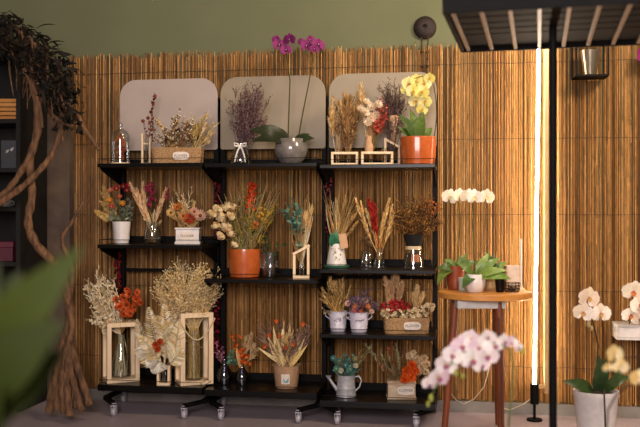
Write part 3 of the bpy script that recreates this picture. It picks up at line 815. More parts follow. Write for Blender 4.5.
a = A('slanted_bud_stand', 'wooden slanted frame with a teal eucalyptus bunch in its tube', 'bud vase stand', 301.5, 1, 1, YS - .03)
mb = MB(); slant_frame(mb, -8.5, 8, 24, 33, 5, 2.6); a.part('frame', mb, WOODL, None, False, .3)
mb = MB(); mb.lathe([(1.6, 2.8), (2.6, 3.6), (2.6, 31), (3, 31.6)], 14); a.part('glass_tube', mb, GLASS)
mb = MB(); TL = ['#5d8a78', '#4a7666', '#78a08c', '#3d6658']
for q in ((286, 203), (292, 199), (298, 203), (289, 211), (296, 213), (300, 219), (293, 220), (284, 210)): spray(mb, (0, 0, 30), a.p(*q, R(-6, 3)), TL, 13, 6, 3.6, .45, '#7a6a44')
spray(mb, (0, -3, 28), a.p(299, 243, -8), TL, 7, 4.5, 3, .1); 
a.part('eucalyptus', mb, PLANT)
mb = MB()
for i in range(22): 
    q = a.rand(302, 314, 196, 224, 6); stem(mb, (R(-1, 1), R(-1, 1), 14), q, .5, random.choice(BEIGE), .03)
    if i < 9: mb.leaf(q - Vector((1, 0, 12)), q, 3.4, (0, -1, 0), pick(['#c79a5c', '#d6ae72']), .4, .08, 6)
for i in range(12): stem(mb, (R(-1, 1), R(-1, 1), 14), a.rand(290, 304, 225, 250, 3), .5, '#b38b58', .03)
for i in range(34): stem(mb, (R(-1, 1), R(-1, 1), 14), a.rand(282, 316, 188, 222, 8), .32, random.choice(['#b08c58', '#937248']), .04)
a.part('dried_stems', mb, PLANT)

# right unit middle
a = A('flower_pot', 'tapered white pot printed with leaves on a green saucer, with dried spikes', 'flower pot', 336.5, 2, 1, YS)
mb = MB(); mb.lathe([(11, 0), (12.6, .5), (13.2, 3), (12, 3), (10, 1.6)], 24); a.part('saucer', mb, mat('green_saucer', '#3d6a52', .3, 0, '#315a45', 40), label='green saucer')
mb = MB(); mb.lathe([(9.6, 2), (10.2, 2.6), (7, 23), (6.6, 24), (5.8, 24), (5.8, 18)], 24); pt_ = a.part('pot', mb, CER_W)
mb = MB()
for i in range(16):
    c = (R(-4.4, 4.4), 0, R(8, 20)); y = -(10.2 - 3.2 * (c[2] - 2.6) / 20.4); yy = -math.sqrt(max(1, y*y - c[0]**2)) - .15
    e = (c[0] + R(-2, 2), yy, c[2] + R(-1, 2.5)); mb.leaf((c[0], yy, c[2]), e, 1.4, (0, -1, .1), pick(['#7f9a68', '#90864c', '#a89a60']), .05, .02, 4)
a.part('leaf_print', mb, PLANT, pt_)
mb = MB()
for (x, y) in ((322, 182), (326, 205), (330, 190), (336, 196), (341, 186), (346, 200), (335, 204), (350, 216), (353, 210), (329, 212), (342, 207), (325, 192)):
    mb.leaf((R(-3, 3), R(-3, 3), 20), a.p(x, y, R(-7, 5)), 2.2, rvec(), pick(['#c79c58', '#d8b478', '#a98448']), .4, R(-.04, .08), 8)
for i in range(16): stem(mb, (R(-3, 3), R(-3, 3), 20), a.rand(324, 352, 192, 226, 9), .35, random.choice(BEIGE), .07)
for q in ((357, 222), (356, 213), (346, 194)): plume(mb, (2, 0, 20), a.p(*q, -2), 4.5, GOLD, 70, .4)
for i in range(44): stem(mb, (R(-3, 3), R(-3, 3), 20), a.rand(318, 364, 178, 222, 14), .3, random.choice(['#c8a468', '#a88850', '#8f7040']), .06)
a.part('dried_spikes', mb, PLANT)
mb = MB(); mb.leaf((-2, -4, 20), a.p(331, 232, -9), 9, (0, -1, .3), '#2f6b4c', .15, .1, 6); mb.leaf((-1, -3, 20), a.p(336, 230, -7), 8, (0, -1, .3), '#3a7a56', .15, .1, 6); a.part('green_leaf', mb, LEAF)
mb = MB(); vs = [a.p(338, 234, -7), a.p(346, 233, -7), a.p(348, 247, -8.5), a.p(341, 249, -9)]
mb.add(vs + [v + Vector((0, .4, 0)) for v in vs], [(0, 1, 2, 3), (7, 6, 5, 4)] + [(j, 4+j, 4+(j+1) % 4, (j+1) % 4) for j in range(4)]); a.part('paper_tag', mb, KRAFT, None, False)

a = A('flower_jar', 'tiny glass jar with dry round seed pods, tucked behind the pampas bottle', 'flower jar', 366.5, 2, 1, YS + .045)
mb = MB(); mb.lathe([(5, 0), (5.8, .6), (6.4, 8), (5, 13), (5.4, 16), (5, 16), (4.5, 13), (5.8, 8), (5.2, 1.4)], 20); a.part('jar', mb, GLASS)
mb = MB()
for i in range(16): 
    q = a.rand(359, 374, 232, 258, 5); stem(mb, (R(-2, 2), R(-2, 2), 2), q, .3, '#6a4c30'); mb.ball(q, R(1.3, 2.2), pick(['#a2825a', '#8a6844', '#6e5030']), 7, 5)
a.part('seed_pods', mb, PLANT)

a = A('bottle_vase', 'faceted glass bottle with a fan of golden pampas and one red plume', 'vase', 379.5, 2, 1, YS - .04)
mb = MB(); mb.lathe([(5.6, 0), (6.4, .7), (6.2, 5), (3.8, 12), (3.1, 16), (3.1, 19), (4, 21), (3.5, 21), (2.6, 18), (3.3, 12), (5.6, 5), (5.4, 1.6)], 14); a.part('bottle', mb, GLASS)
mb = MB()
for q in ((356, 200), (361, 203), (366, 210), (392, 206), (388, 209), (393, 214), (384, 214), (371, 215), (389, 200)):
    plume(mb, (R(-1, 1), R(-1, 1), 12), a.p(*q, R(-5, 5)), 6, ['#eac680', '#dcb068', '#f0d69c', '#d2a25c'], 120, .3, .65, .4)
for i in range(10): stem(mb, (R(-1, 1), R(-1, 1), 6), a.rand(366, 390, 215, 236, 4), .5, '#b8863c')
a.part('pampas', mb, PLANT)
mb = MB()
for q in ((368, 200), (372, 203), (375, 206)): plume(mb, (0, -1, 18), a.p(*q, R(-7, -3)), 6, ['#a8241c', '#c03a28', '#8a1a16'], 150, .35, .75, .4)
a.part('red_plume', mb, PLANT)

a = A('flower_jar', 'lidless glass jar with black burlap collar and a brown bush of tiny orange flowers', 'flower jar', 413.5, 2, 1, YS - .01)
mb = MB(); mb.lathe([(10, 0), (11, .8), (10.6, 6), (7.6, 20), (7.4, 22), (6.9, 22), (7.2, 19), (10, 6), (9.8, 1.6)], 24); j_ = a.part('jar', mb, GLASS)
mb = MB(); mb.lathe([(9.6, 1.8), (9.8, 6), (7.8, 15), (0, 15.5)], 20); a.part('dark_fill', mb, SOIL)
mb = MB(); mb.lathe([(7.6, 20), (7.9, 19), (8, 21.5), (7.7, 22.4)], 20); a.part('twine', mb, ROPE)
mb = MB(); mb.lathe([(7.2, 21), (7.6, 24), (9, 29), (10.6, 34), (9.8, 34), (8, 29), (6, 24)], 20, rib=.05, nrib=7); a.part('burlap', mb, BURLAP)
mb = MB(); vs = [(-3.5, 0, 7), (5, 0, 7), (4.4, 0, 14.5), (-2.9, 0, 14.5)]
vs = [(x, -math.sqrt((10.9 - 3.0*(z-6)/14.)**2 - x*x) - .25, z) for x, y, z in vs]
mb.add(vs + [(x, y + .3, z) for x, y, z in vs], [(0, 1, 2, 3), (7, 6, 5, 4)] + [(q, 4+q, 4+(q+1) % 4, (q+1) % 4) for q in range(4)]); a.part('label', mb, mat('orange_label', '#b0683c', .7), j_, False)
mb = MB(); BB = ['#5a3d24', '#6e4c2c', '#44301c', '#84602f']
for i in range(52): wisp(mb, (R(-5, 5), R(-5, 5), 28), a.rand(391, 440, 196, 236, 16), BB, 12, 7, .26, .3, .7, ['#6a4526', '#8f6030', '#a8742e'])
a.part('brown_bush', mb, PLANT)
mb = MB()
for i in range(70): mb.ball(a.rand(418, 440, 198, 218, 10), R(.8, 1.5), pick(['#a85a24', '#b86a2c', '#8a4a1c']), 6, 4)
for i in range(24): mb.ball(a.rand(396, 420, 200, 222, 10), R(.8, 1.3), pick(['#b89a5c', '#8a7040']), 6, 4)
a.part('tiny_flowers', mb, PLANT)['kind'] = 'stuff'

# ================================================================== THIRD SHELF (right rack)
def bucket(a, r0, r1, h):
    mb = MB(); mb.lathe([(r0*.95, 0), (r0, .5), (r0 + (r1-r0)*.18, 3.4), (r0 + (r1-r0)*.2 + .35, 3.7), (r0 + (r1-r0)*.24, 4.2), (r1, h - .8), (r1 + .6, h - .5), (r1 + .6, h), (r1 - .4, h), (r0 + .5, h*.3)], 28); b = a.part('bucket', mb, TIN_W)
    for sg in (-1, 1):
        mb = MB(); mb.tube([(sg*(r1 - .2), 0, h - 2), (sg*(r1+2.6), 0, h - 1), (sg*(r1+3.2), 0, h - 5), (sg*(r1 - .8), 0, h - 8)], .5, 6); a.part('handle', mb, TIN_W)
    return b
a = A('metal_bucket', 'small white tin bucket of golden wheat with a grey flower print', 'flower bucket', 338, 2, 2, YS - .02, 'white tin buckets')
b_ = bucket(a, 7.6, 9.2, 20)
mb = MB()
for i in range(9):
    x = R(-3, 4); z = R(6, 14); rr = 8 + .08*z
    mb.leaf((x, -math.sqrt(rr*rr - x*x) - .25, z), (x + R(-2, 2), -math.sqrt(rr*rr - x*x) - .25, z + R(-2, 2)), 1.2, (0, -1, .1), jit('#7f7a86'), .05, .02, 4)
a.part('flower_print', mb, PLANT, b_)
mb = MB()
for i in range(46): wheat(mb, (R(-5, 5), R(-5, 5), 17), a.rand(316, 353, 276, 306, 11), ['#c89f60', '#dbb679', '#b38c50'], 1.0, .28, '#a8813f')
for i in range(26): stem(mb, (R(-5, 5), R(-5, 5), 17), a.rand(317, 350, 276, 312, 11), .35, random.choice(GOLD), .05)
a.part('wheat', mb, PLANT)
mb = MB()
for q in ((325, 311), (322, 308), (345, 316)): spray(mb, (-4, -4, 17), a.p(*q, -8), ['#b6a680', '#9c8c68'], 8, 4, 2, .4)
a.part('small_leaves', mb, PLANT)

a = A('metal_bucket', 'small white tin bucket with pink, orange and purple dried flowers', 'flower bucket', 359, 2, 2, YS - .035, 'white tin buckets')
b_ = bucket(a, 7.8, 9.8, 20)
mb = MB()
for i in range(10):
    x = -4 + .9*i; z = 12 + R(-1, 1.2); rr = 8.25 + .1*z; y_ = -math.sqrt(rr*rr - x*x) - .25
    mb.leaf((x, y_, z - .8), (x + R(.4, 1.2), y_ - .02, z + .9), .7, (0, -1, .1), '#5c5664', .05, .02, 4)
a.part('grey_print', mb, PLANT, b_)
mb = MB()
for i in range(24): wisp(mb, (R(-5, 5), R(-5, 5), 17), a.rand(346, 380, 290, 314, 10), ['#6e5a5c', '#85706a', '#574650'], 9, 6, .26, .3, .6, ['#77607a', '#8a7488'])
for i in range(6): spray(mb, (R(-5, 5), R(-5, 0), 18), a.rand(348, 376, 306, 318, 8), ['#a99a7c', '#8f8468'], 8, 4, 2, .3)
a.part('filler', mb, PLANT)
for (x, y, r, cs) in ((348, 303, 3.6, ['#e0bcb8', '#d8a8a8']), (356, 306, 3.6, ['#cf7a4c']), (362, 304, 3.8, ['#c86a4a', '#d88a60']), (367, 306, 3.4, ['#d0805c']), (365, 300, 3.4, ['#e0c0a0']), (358, 299, 3.2, ['#7a6284']), (354, 310, 3.2, ['#c8707c']), (371, 311, 3, ['#d8b8a8']), (361, 311, 3.2, ['#b85848'])):
    mb = MB(); flower(mb, a.p(x, y, R(-8, -3)), (R(-.4, .4), -1, .5), r, cs, '#b88848', 10, 2, .5); a.part('flower_head', mb, PETAL)

a = A('dried_flower_basket', 'wicker basket with an oval FLOWER tag, crowded with red and white flowers', 'flower basket', 406, 2, 2, YS - .02)
basket(a, 45, 15.5, 24)
mb = MB(); oval(mb, (5, -12.4, 8), 8.4, 4); lb = a.part('label', mb, PAPER, None, False); a.text('FLOWER', 411, a.bpy_ - 8, -13, 3.6, lb)
mb = MB()
for q in ((385, 278), (391, 283), (397, 276), (403, 284), (388, 290), (400, 290), (394, 274)): plume(mb, (R(-16, -8), R(-3, 3), 14), a.p(*q, R(-3, 6)), 7, ['#d2a878', '#c29668', '#e0bc90'], 120, .35, .6)
for q in ((417, 287), (423, 294), (413, 295), (420, 300)): plume(mb, (R(6, 12), R(-3, 3), 14), a.p(*q, R(-3, 3)), 6.5, ['#e6c48a', '#d8b274', '#f0d6a4'], 110, .35, .6)
a.part('pampas', mb, PLANT)
mb = MB()
for i in range(80): flower(mb, a.rand(380, 410, 300, 312, 8) + Vector((0, -3, 0)), rvec() + Vector((0, -1, .4)), R(1.5, 2.2), ['#b3202a', '#9c1822', '#c8343a'], None, 6, 1)
a.part('red_blossom', mb, PETAL)['kind'] = 'stuff'
mb = MB()
for i in range(110): 
    x = R(381, 433); y = 314 + R(-6, 6) - 6 * max(0, (x - 412) / 20)
    flower(mb, a.p(x, y, R(-14, -2)), rvec() + Vector((0, -1, .4)), R(1.5, 2.3), ['#e4d2b0', '#efe2c8', '#cfb486'], '#c09a4a', 6, 1)
a.part('white_blossom', mb, PETAL)['kind'] = 'stuff'
mb = MB()
for i in range(22): spray(mb, (R(-19, 19), R(-7, 2), 14), a.rand(382, 430, 306, 322, 10), ['#6a6a3c', '#7f7448', '#8f8050'], 7, 3.4, 1.4, .3)
a.part('foliage', mb, PLANT)

# ================================================================== BOTTOM SHELVES
def lantern(label, px, u, w, d, h, post, rz, Y, rope):
    a = A('wooden_lantern', label, 'lantern', px, u, 2, Y, 'pale wooden candle lanterns', rz)
    hw, hd = w/2, d/2
    mb = MB(); mb.box((-hw, -hd, 0), (hw, hd, 3.4)); a.part('base', mb, WOODL, None, False, .4)
    for sx in (-1, 1):
        for sy in (-1, 1):
            mb = MB(); x = sx*(hw - post/2); y = sy*(hd - post/2)
            mb.box((x - post/2, y - post/2, 3.4), (x + post/2, y + post/2, h - post)); a.part('post', mb, WOODL, None, False, .3)
    mb = MB()
    for sy in (-1, 1): mb.box((-hw, sy*(hd - post/2) - post/2, h - post), (hw, sy*(hd - post/2) + post/2, h))
    for sx in (-1, 1): mb.box((sx*(hw - post/2) - post/2, -hd + post, h - post), (sx*(hw - post/2) + post/2, hd - post, h))
    a.part('top_frame', mb, WOODL, None, False, .3)
    mb = MB(); P = []
    if rope == 'swag':
        for i in range(17):
            t = i / 16; P.append((-hw - 2 + (w + 3) * t, -hd - 1.6, h - 6 - 27 * math.sin(PI * t) * .75))
        mb.tube([(-hw + 1, -hd + 2, h - 5)] + P + [(hw - 1, -hd + 2, h - 5)], .7, 6)
    else:
        for i in range(13):
            t = PI * i / 12; P.append((-hw - .6 - 3.4*math.sin(t), -hd + 4 , h - 7 + 5*math.cos(t)))
        mb.tube(P, .7, 6)
    a.part('rope_handle', mb, ROPE)
    return a
def frost_bush(mb, a, base, tips, cols, w, n, lw=1.5):
    for q in tips: frond(mb, base, a.p(*q, R(-14, 2)), cols, w, n, lw, .3, Vector((R(-.8, .8), -1, R(-.6, .6))))

LYA = YS - .02
lt = lantern('short pale wooden lantern at the bottom left with a rope ring, pampas rising from it', 121, 0, 32, 26, 59, 4.2, math.radians(24), LYA, 'ring')
a = A('lantern_bottle', 'glass bottle inside the short lantern with bleached ruscus and orange blossoms', 'flower vase', 121, 0, 2, LYA, None, 0, 3.45 * .0042)
mb = MB(); mb.lathe([(8, 0), (8.8, .8), (9, 16), (6, 26), (3.6, 34), (3.6, 42), (4.4, 43.5), (3.8, 43.5), (3, 36), (5.4, 26), (8.2, 16), (8, 1.6)], 22); a.part('bottle', mb, GLASS)
mb = MB()
for i in range(34): stem(mb, (R(-6, 6), R(-6, 6), 2), (R(-2.4, 2.4), R(-2.4, 2.4), 42), .6, random.choice(['#dcc8a0', '#c4b088', '#9aa488', '#e8d8b4']), .06)
for i in range(5): spray(mb, (R(-4, 4), R(-4, 4), 4), (R(-5, 5), R(-5, 5), R(20, 34)), ['#8a9a80', '#a84a34', '#70846c'], 8, 4, 2, .2)
a.part('stems', mb, PLANT)
mb = MB(); PL2 = ['#f0e0be', '#e6d0a6', '#f6ecd4', '#dcc092']
for q in ((92, 286), (97, 277), (104, 275), (90, 297), (96, 303), (100, 292), (108, 286), (95, 313), (103, 310), (110, 300), (88, 291), (99, 283), (107, 316), (93, 307), (86, 284), (112, 282), (94, 292), (101, 298), (106, 305), (91, 320), (98, 270), (113, 293)): 
    spray(mb, (0, 0, 42), a.p(*q, R(-9, 9)), PL2, 26, 5.2, 2.2, .3, '#c8ab78'); wisp(mb, (0, 0, 42), a.p(*q, R(-9, 9)), PL2, 12, 6, .4, .4)
a.part('bleached_ruscus', mb, PLANT)
for (x, y, r) in ((123, 298, 5), (130, 294, 5), (137, 299, 5), (121, 306, 5), (128, 304, 5.4), (135, 307, 5), (124, 314, 4.6), (131, 313, 5), (138, 292, 3.8), (117, 299, 3.6), (141, 303, 3.6), (127, 290, 3.4)):
    mb = MB(); flower(mb, a.p(x, y, R(-8, 2)), (R(-.7, .7), -1, R(-.2, .6)), r, ['#dc6a34', '#e87c42', '#cc5424'], '#8a3414', 9, 2, .45); stem(mb, (0, 0, 42), a.p(x, y, 2), .4, '#a07038'); a.part('orange_blossom', mb, PETAL)

lt = lantern('tall pale wooden lantern with a jute rope swag on the left rack', 194, 0, 33, 26, 71, 4.6, math.radians(22), LYA, 'swag')
a = A('lantern_bottle', 'glass cylinder inside the tall lantern, overflowing with fluffy beige bush', 'flower vase', 194, 0, 2, LYA, None, 0, 3.45 * .0042)
mb = MB(); mb.lathe([(7.6, 0), (8.2, .8), (8.2, 50), (7.7, 50), (7.6, 2)], 22); a.part('cylinder', mb, GLASS)
mb = MB()
for i in range(50): stem(mb, (R(-6, 6), R(-6, 6), 2), (R(-6, 6), R(-6, 6), R(52, 66)), .6, random.choice(['#dcb868', '#cca458', '#e8cc88']), .05)
for i in range(26): wisp(mb, (R(-4, 4), R(-4, 4), 6), (R(-6, 6), R(-6, 6), R(28, 50)), ['#c49c4c', '#d4b062'], 7, 4, .3, .3)
a.part('stems', mb, PLANT)
mb = MB()
for i in range(92):
    q = a.rand(156, 219, 264, 318, 20); b0 = (R(-5, 5), R(-5, 5), 52)
    wisp(mb, b0, q, ['#e8cd98', '#dcbc7e', '#f2e0b8', '#d2ae6c'], 22, 8, .36, .35, .7, ['#f0dcae', '#e4c890'])
a.part('fluffy_bush', mb, PLANT)

a = A('slanted_bud_stand', 'tiny wooden slanted stand with a bleached fern spray, between the two lanterns', 'bud vase stand', 164, 0, 2, YS - .085)
mb = MB(); slant_frame(mb, -6.5, 6.5, 13, 19, 4.5, 2.4); a.part('frame', mb, WOODL, None, False, .3)
mb = MB(); mb.lathe([(1.4, 2.6), (2.2, 3.4), (2.2, 21), (2.6, 21.6)], 14); a.part('glass_tube', mb, GLASS)
mb = MB()
frost_bush(mb, a, (0, 0, 14), ((138, 318), (149, 306), (164, 303), (176, 314), (141, 334), (158, 314), (176, 331), (170, 324), (136, 348), (184, 347), (180, 320)), ['#ecdab4', '#dfc898', '#f4e8ce', '#d6bc88'], 10, 20, 1.9)
frost_bush(mb, a, (-3, -4, 26), ((143, 350), (147, 361), (154, 369), (141, 341), (162, 368)), ['#e8e0d0', '#d8ccb6', '#f2ecdf'], 8, 11, 2.4)
a.part('bleached_fern', mb, PLANT)
for (x, y) in ((158, 343), (162, 340), (160, 347)):
    mb = MB(); flower(mb, a.p(x, y, -13), (R(-.4, .4), -1, .2), 3.8, ['#cf5a2c', '#b8441e'], '#8a3414', 8, 2); a.part('orange_flower', mb, PETAL)

# small dark vases on the middle rack
def small_vase(a, s=1.):
    mb = MB(); mb.lathe([(r*s, z*s) for r, z in ((5.6, 0), (6.8, .8), (7.4, 7), (6.4, 13), (3, 18), (2.4, 21), (3.2, 23.4), (2.7, 23.4), (1.9, 20), (5.8, 12), (6.8, 7), (6, 1.8))], 24); a.part('vase', mb, SMOKE)
a = A('bud_vase', 'small smoky glass bud vase with pink and sea-green sprigs', 'vase', 224.5, 1, 2, YS + .0, 'smoky glass bud vases')
small_vase(a, 1.05)
mb = MB()
for q in ((213, 348), (216, 341), (219, 352), (222, 346), (216, 355)): spray(mb, (0, 0, 16), a.p(*q, R(-4, 3)), ['#a06478', '#8a5068', '#b87e8e'], 13, 4, 2, .3, '#6a4a4a')
a.part('pink_sprig', mb, PLANT)
mb = MB()
for q in ((232, 350), (236, 346), (230, 357), (235, 359), (238, 362)): spray(mb, (0, 0, 18), a.p(*q, R(-5, 2)), ['#5a9a80', '#72ac94', '#468470'], 9, 4.4, 2.6, .4, '#5a6a50')
a.part('green_sprig', mb, PLANT)
a = A('bud_vase', 'small smoky glass bud vase with an orange physalis sprig and pale grass', 'vase', 242, 1, 2, YS + .0, 'smoky glass bud vases')
small_vase(a, .92)
mb = MB()
for q in ((246, 338), (251, 334), (254, 345), (248, 345), (256, 352)): plume(mb, (0, 0, 16), a.p(*q, R(0, 6)), 6, ['#cfae7c', '#bc9866', '#dcc298'], 80, .4, .5)
mb.leaf((0, -1, 14), a.p(236, 344, -4), 4.4, (0, -1, 0), '#d8aa70', .3, .03, 6)
a.part('pale_grass', mb, PLANT)
mb = MB(); stem(mb, (0, 0, 16), a.p(233, 334, -3), .4, '#9a6a34')
for (x, y) in ((233, 334), (235, 339), (238, 343), (237, 348), (241, 351), (243, 356), (246, 360), (242, 362), (247, 355), (244, 350), (249, 363), (239, 337)):
    flower(mb, a.p(x + R(-1, 1), y, R(-7, -2)), rvec() + Vector((0, -1, 0)), R(2.4, 3.6), ['#dc6a20', '#e88a3c', '#c85214'], None, 8, 2)
a.part('orange_sprig', mb, PETAL)

a = A('flower_pot', 'kraft paper pot with a pale blue sticker and tall straw-yellow spears', 'flower pot', 286.5, 1, 2, YS - .015)
mb = MB(); mb.lathe([(10.4, 0), (11, .6), (13.4, 21), (14.4, 22.6), (13.4, 22.4), (12.2, 18)], 32, rib=.012, nrib=15); kp = a.part('pot', mb, KRAFT)
mb = MB(); w_ = 4.2
vs = [(x - .6, -math.sqrt((11 + 2.4*z/21)**2 - (x-.6)**2) - .35, z) for x in (-w_, 0, w_) for z in (5, 15)]
mb.add(vs + [(x, y + .4, z) for x, y, z in vs], [(0, 1, 3, 2)[::-1], (2, 3, 5, 4)[::-1], (6, 7, 9, 8), (8, 9, 11, 10), (0, 6, 7, 1), (4, 5, 11, 10)]); lb = a.part('label', mb, PAPER, kp, False)
mb = MB(); oval(mb, (0, -11.9, 10), 2.6, 3.6, .3); a.part('print', mb, INKB, lb, False)
mb = MB()
for (x, y, w) in ((262, 338, 5), (267, 334, 5.5), (273, 326, 6), (279, 331, 6), (284, 320, 5), (290, 322, 6), (294, 328, 5), (300, 333, 5), (305, 337, 4), (308, 343, 4), (257, 346, 4), (276, 336, 5), (270, 343, 5), (298, 340, 5), (287, 330, 6)):
    mb.leaf((R(-6, 6), R(-5, 5), 18), a.p(x, y, R(-10, 6)), w, (R(-.3, .3), -1, R(-.2, .3)), pick(['#e4c688', '#dcba76', '#ecd29a', '#d0ac68']), .35, R(-.03, .06), 8, .75)
a.part('straw_spears', mb, PLANT)
mb = MB()
for i in range(38): wisp(mb, (R(-7, 7), R(-6, 6), 20), a.rand(254, 315, 316, 352, 14), ['#8a6a62', '#9c7c70', '#6e524e', '#a48a70'], 10, 6, .25, .4, 0)
for i in range(40): stem(mb, (R(-7, 7), R(-6, 6), 20), a.rand(250, 318, 314, 350, 14), .3, random.choice(['#a88c70', '#8a7060']), .04)
a.part('wispy_twigs', mb, PLANT)
for q in ((266, 345), (280, 335), (294, 343), (303, 323), (277, 320), (286, 346), (270, 334)):
    mb = MB(); flower(mb, a.p(*q, -10), (R(-.4, .4), -1, .2), 2.4, ['#d0642c', '#c04c24'], None, 6, 1); a.part('orange_blossom', mb, PETAL)
mb = MB(); mb.lathe([(12.4, 18.5), (0, 20.5)], 16); a.part('foam', mb, SOIL)

# watering can
a = A('watering_can', 'miniature zinc watering can planted with teal dried flowers', 'watering can', 346, 2, 3, YS - .02)
mb = MB(); mb.lathe([(9.6, 0), (10.2, .5), (9.4, 8), (9.7, 8.5), (9.2, 9), (8.8, 21), (9.2, 21.6), (8.4, 21.6), (8.6, 10)], 28); a.part('body', mb, ZINC)
mb = MB(); mb.tube([(-8.6, 0, 6), (-13, 0, 12), (-17, 0, 18)], [2.1, 1.5, 1.2], 10); mb.lathe([(1.2, 0), (3, 3.4), (2.6, 3.6), (0, 3)], 12, (-17.4, 0, 17)); a.part('spout', mb, ZINC)
mb = MB(); mb.tube([(8.4, 0, 19), (13, 0, 20), (15.4, 0, 16), (13.4, 0, 9), (9, 0, 5)], .8, 8); a.part('handle', mb, ZINC)
mb = MB()
for i in range(20): spray(mb, (R(-5, 5), R(-5, 5), 19), a.rand(330, 362, 352, 376, 10), ['#4f8478', '#69998a', '#3d6c62', '#7d9c80'], 11, 4.8, 2.6, .3, '#5a5a40')
for q in ((368, 350), (372, 347), (361, 352)): wisp(mb, (3, 0, 19), a.p(*q, 2), ['#8f8a58', '#a59c68'], 14, 5, .3, .3)
a.part('teal_foliage', mb, PLANT)
for (x, y, cs) in ((333, 357, ['#4f8a86']), (339, 360, ['#5a968a']), (345, 364, ['#4a8088']), (350, 368, ['#6aa0a0']), (354, 358, ['#b0a878']), (341, 370, ['#d8d4c0']), (355, 365, ['#d8d4c0']), (336, 368, ['#5d9488'])):
    mb = MB(); flower(mb, a.p(x, y, R(-9, -4)), (R(-.4, .4), -1, .5), 3.2, cs, '#c8b878', 9, 2, .5); a.part('flower_head', mb, PETAL)

a = A('flower_box', 'whitewashed planter with an oval tag and a big orange bloom on the lowest right shelf', 'flower box', 401, 2, 3, YS - .015)
mb = MB(); mb.box((-14.5, -9.6, 0), (14.5, 9.6, 2.2)); mb.box((-13.6, -8.8, 2.2), (13.6, 8.8, 17)); mb.box((-14.3, -9.6, 15.4), (14.3, 9.6, 17.6)); a.part('box', mb, mat('whitewashed_wood', '#c8b49c', .7, 0, '#a8896a', 60, (.3, 1, 1)), None, False, .4)
mb = MB(); oval(mb, (4, -9.1, 9), 8.2, 4.4); lb = a.part('label', mb, PAPER, None, False); a.text('FLOWER', 405, a.bpy_ - 9, -9.75, 3.6, lb)
mb = MB()
for (x, y) in ((366, 345), (371, 351), (378, 358), (384, 365), (388, 350), (393, 346), (398, 352), (391, 361), (404, 350), (381, 353), (396, 344), (388, 356), (400, 360)):
    wheat(mb, (R(-9, 6), R(-4, 4), 15), a.p(x, y, R(-6, 6)), random.choice([['#8a6a44', '#a38258', '#6e5132'], ['#7c8058', '#93906a', '#a89c74']]), 1.2, .6, '#7a5c38')
for i in range(12): stem(mb, (R(-9, 8), R(-4, 4), 15), a.rand(370, 410, 346, 372, 8), .4, '#8f6c40')
a.part('dried_spikes', mb, PLANT)
mb = MB()
for q in ((389, 345), (387, 350), (377, 358), (383, 366), (391, 341), (380, 362)): spray(mb, (-4, -2, 15), a.p(*q, -5), ['#a8321c', '#c04a26'], 8, 4, 1.8, .6)
a.part('red_sprigs', mb, PLANT)
for (x, y, r) in ((406, 369, 6), (411, 363, 5.4), (403, 377, 5), (410, 375, 5.6), (414, 369, 4.6)):
    mb = MB(); flower(mb, a.p(x, y, -11), (R(-.3, .3), -1, R(-.1, .3)), r, ['#e0601c', '#d04a12', '#ec7a34'], '#b83c10', 12, 3, .4); a.part('orange_flower', mb, PETAL)
for (x, y, r) in ((409, 355, 4.6), (417, 359, 5), (424, 358, 4.6), (421, 366, 5.2), (427, 364, 4), (418, 371, 4), (425, 371, 4), (413, 352, 3.4)):
    mb = MB(); flower(mb, a.p(x, y, R(-6, 0)), (R(-.4, .5), -1, R(0, .5)), r, ['#dcc4a0', '#e8d6b8', '#cfae84'], '#c09858', 10, 2, .5); stem(mb, (6, 0, 15), a.p(x, y, 2), .4, '#a08050'); a.part('cream_flower', mb, PETAL)
# ================================================================== ROUND STOOL WITH ORCHIDS
SX = 484.5; SY = -.36
sX, sZ = x_at(SX, SY); sk = sZ / F; stz = CH - (291 - 213.5) * sZ / F
st = empty('round_stool', (sX, SY, 0), YAW)
tag(st, 'round wooden stool with an orange-lit plywood top and red-brown legs, carrying orchids', 'stool')
def SPx(v): return (v - SX) * sk
mb = MB(); r_ = 46.5 * sk
mb.lathe([(r_ - .004, stz - .024), (r_, stz - .021), (r_, stz - .003), (r_ - .003, stz)], 64); mb.build('seat', WOODO, st)
for (tx, ty, bx, by) in ((SPx(494), -.10, SPx(494.5), -.125), (SPx(455), -.02, SPx(443), -.03), (SPx(502), .10, SPx(505), .13)):
    mb = MB(); mb.tube([(tx, ty, stz - .0245), (bx, by, 0)], [.0165, .012], 12); mb.build('leg', WOODR, st)
mb = MB(); mb.box((SPx(453), -.115, stz - .056), (SPx(500), .1, stz - .0245)); d_ = mb.build('drawer_box', STONEW, st, 1, False, .002); d_['label'] = 'white box under the seat'
ST = stz + .0004
def S(name, label, cat, px, dy, group=None): return Arr(name, label, cat, px, SY + dy, ST, group)
GL = ['#5d7a34', '#48642a', '#6f8a40', '#3f5826']
WH = ['#f2ead8', '#e8dcc4', '#f8f4ea']
a = S('potted_orchid', 'white orchid in a rust red pot at the left of the stool', 'potted orchid', 455.5, .05)
mb = MB(); mb.lathe(pot_profile(7.4, 9.4, 24), 28); a.part('pot', mb, CER_T)
mb = MB(); mb.lathe([(8.2, 19), (0, 21)], 16); a.part('soil', mb, SOIL)
mb = MB()
strap_leaf(mb, a, (-1, -2, 21), a.p(436, 285, -8), 12, '#71843c', .22, (-.5, -.7, .8)); strap_leaf(mb, a, (0, 2, 21), a.p(445, 259, 4), 9, '#5d7434', .12)
strap_leaf(mb, a, (1, -2, 21), a.p(478, 262, -4), 9, '#526a2e', .2); strap_leaf(mb, a, (-2, -3, 21), a.p(436, 268, -8), 10, '#415826', .2)
strap_leaf(mb, a, (1, 2, 21), a.p(468, 254, 5), 8, '#5a7032', .15)
a.part('leaves', mb, LEAF)
spike(a, [(457, 266), (459, 245), (460, 222), (459, 205), (454, 197)], .6, '#5a5a2c')
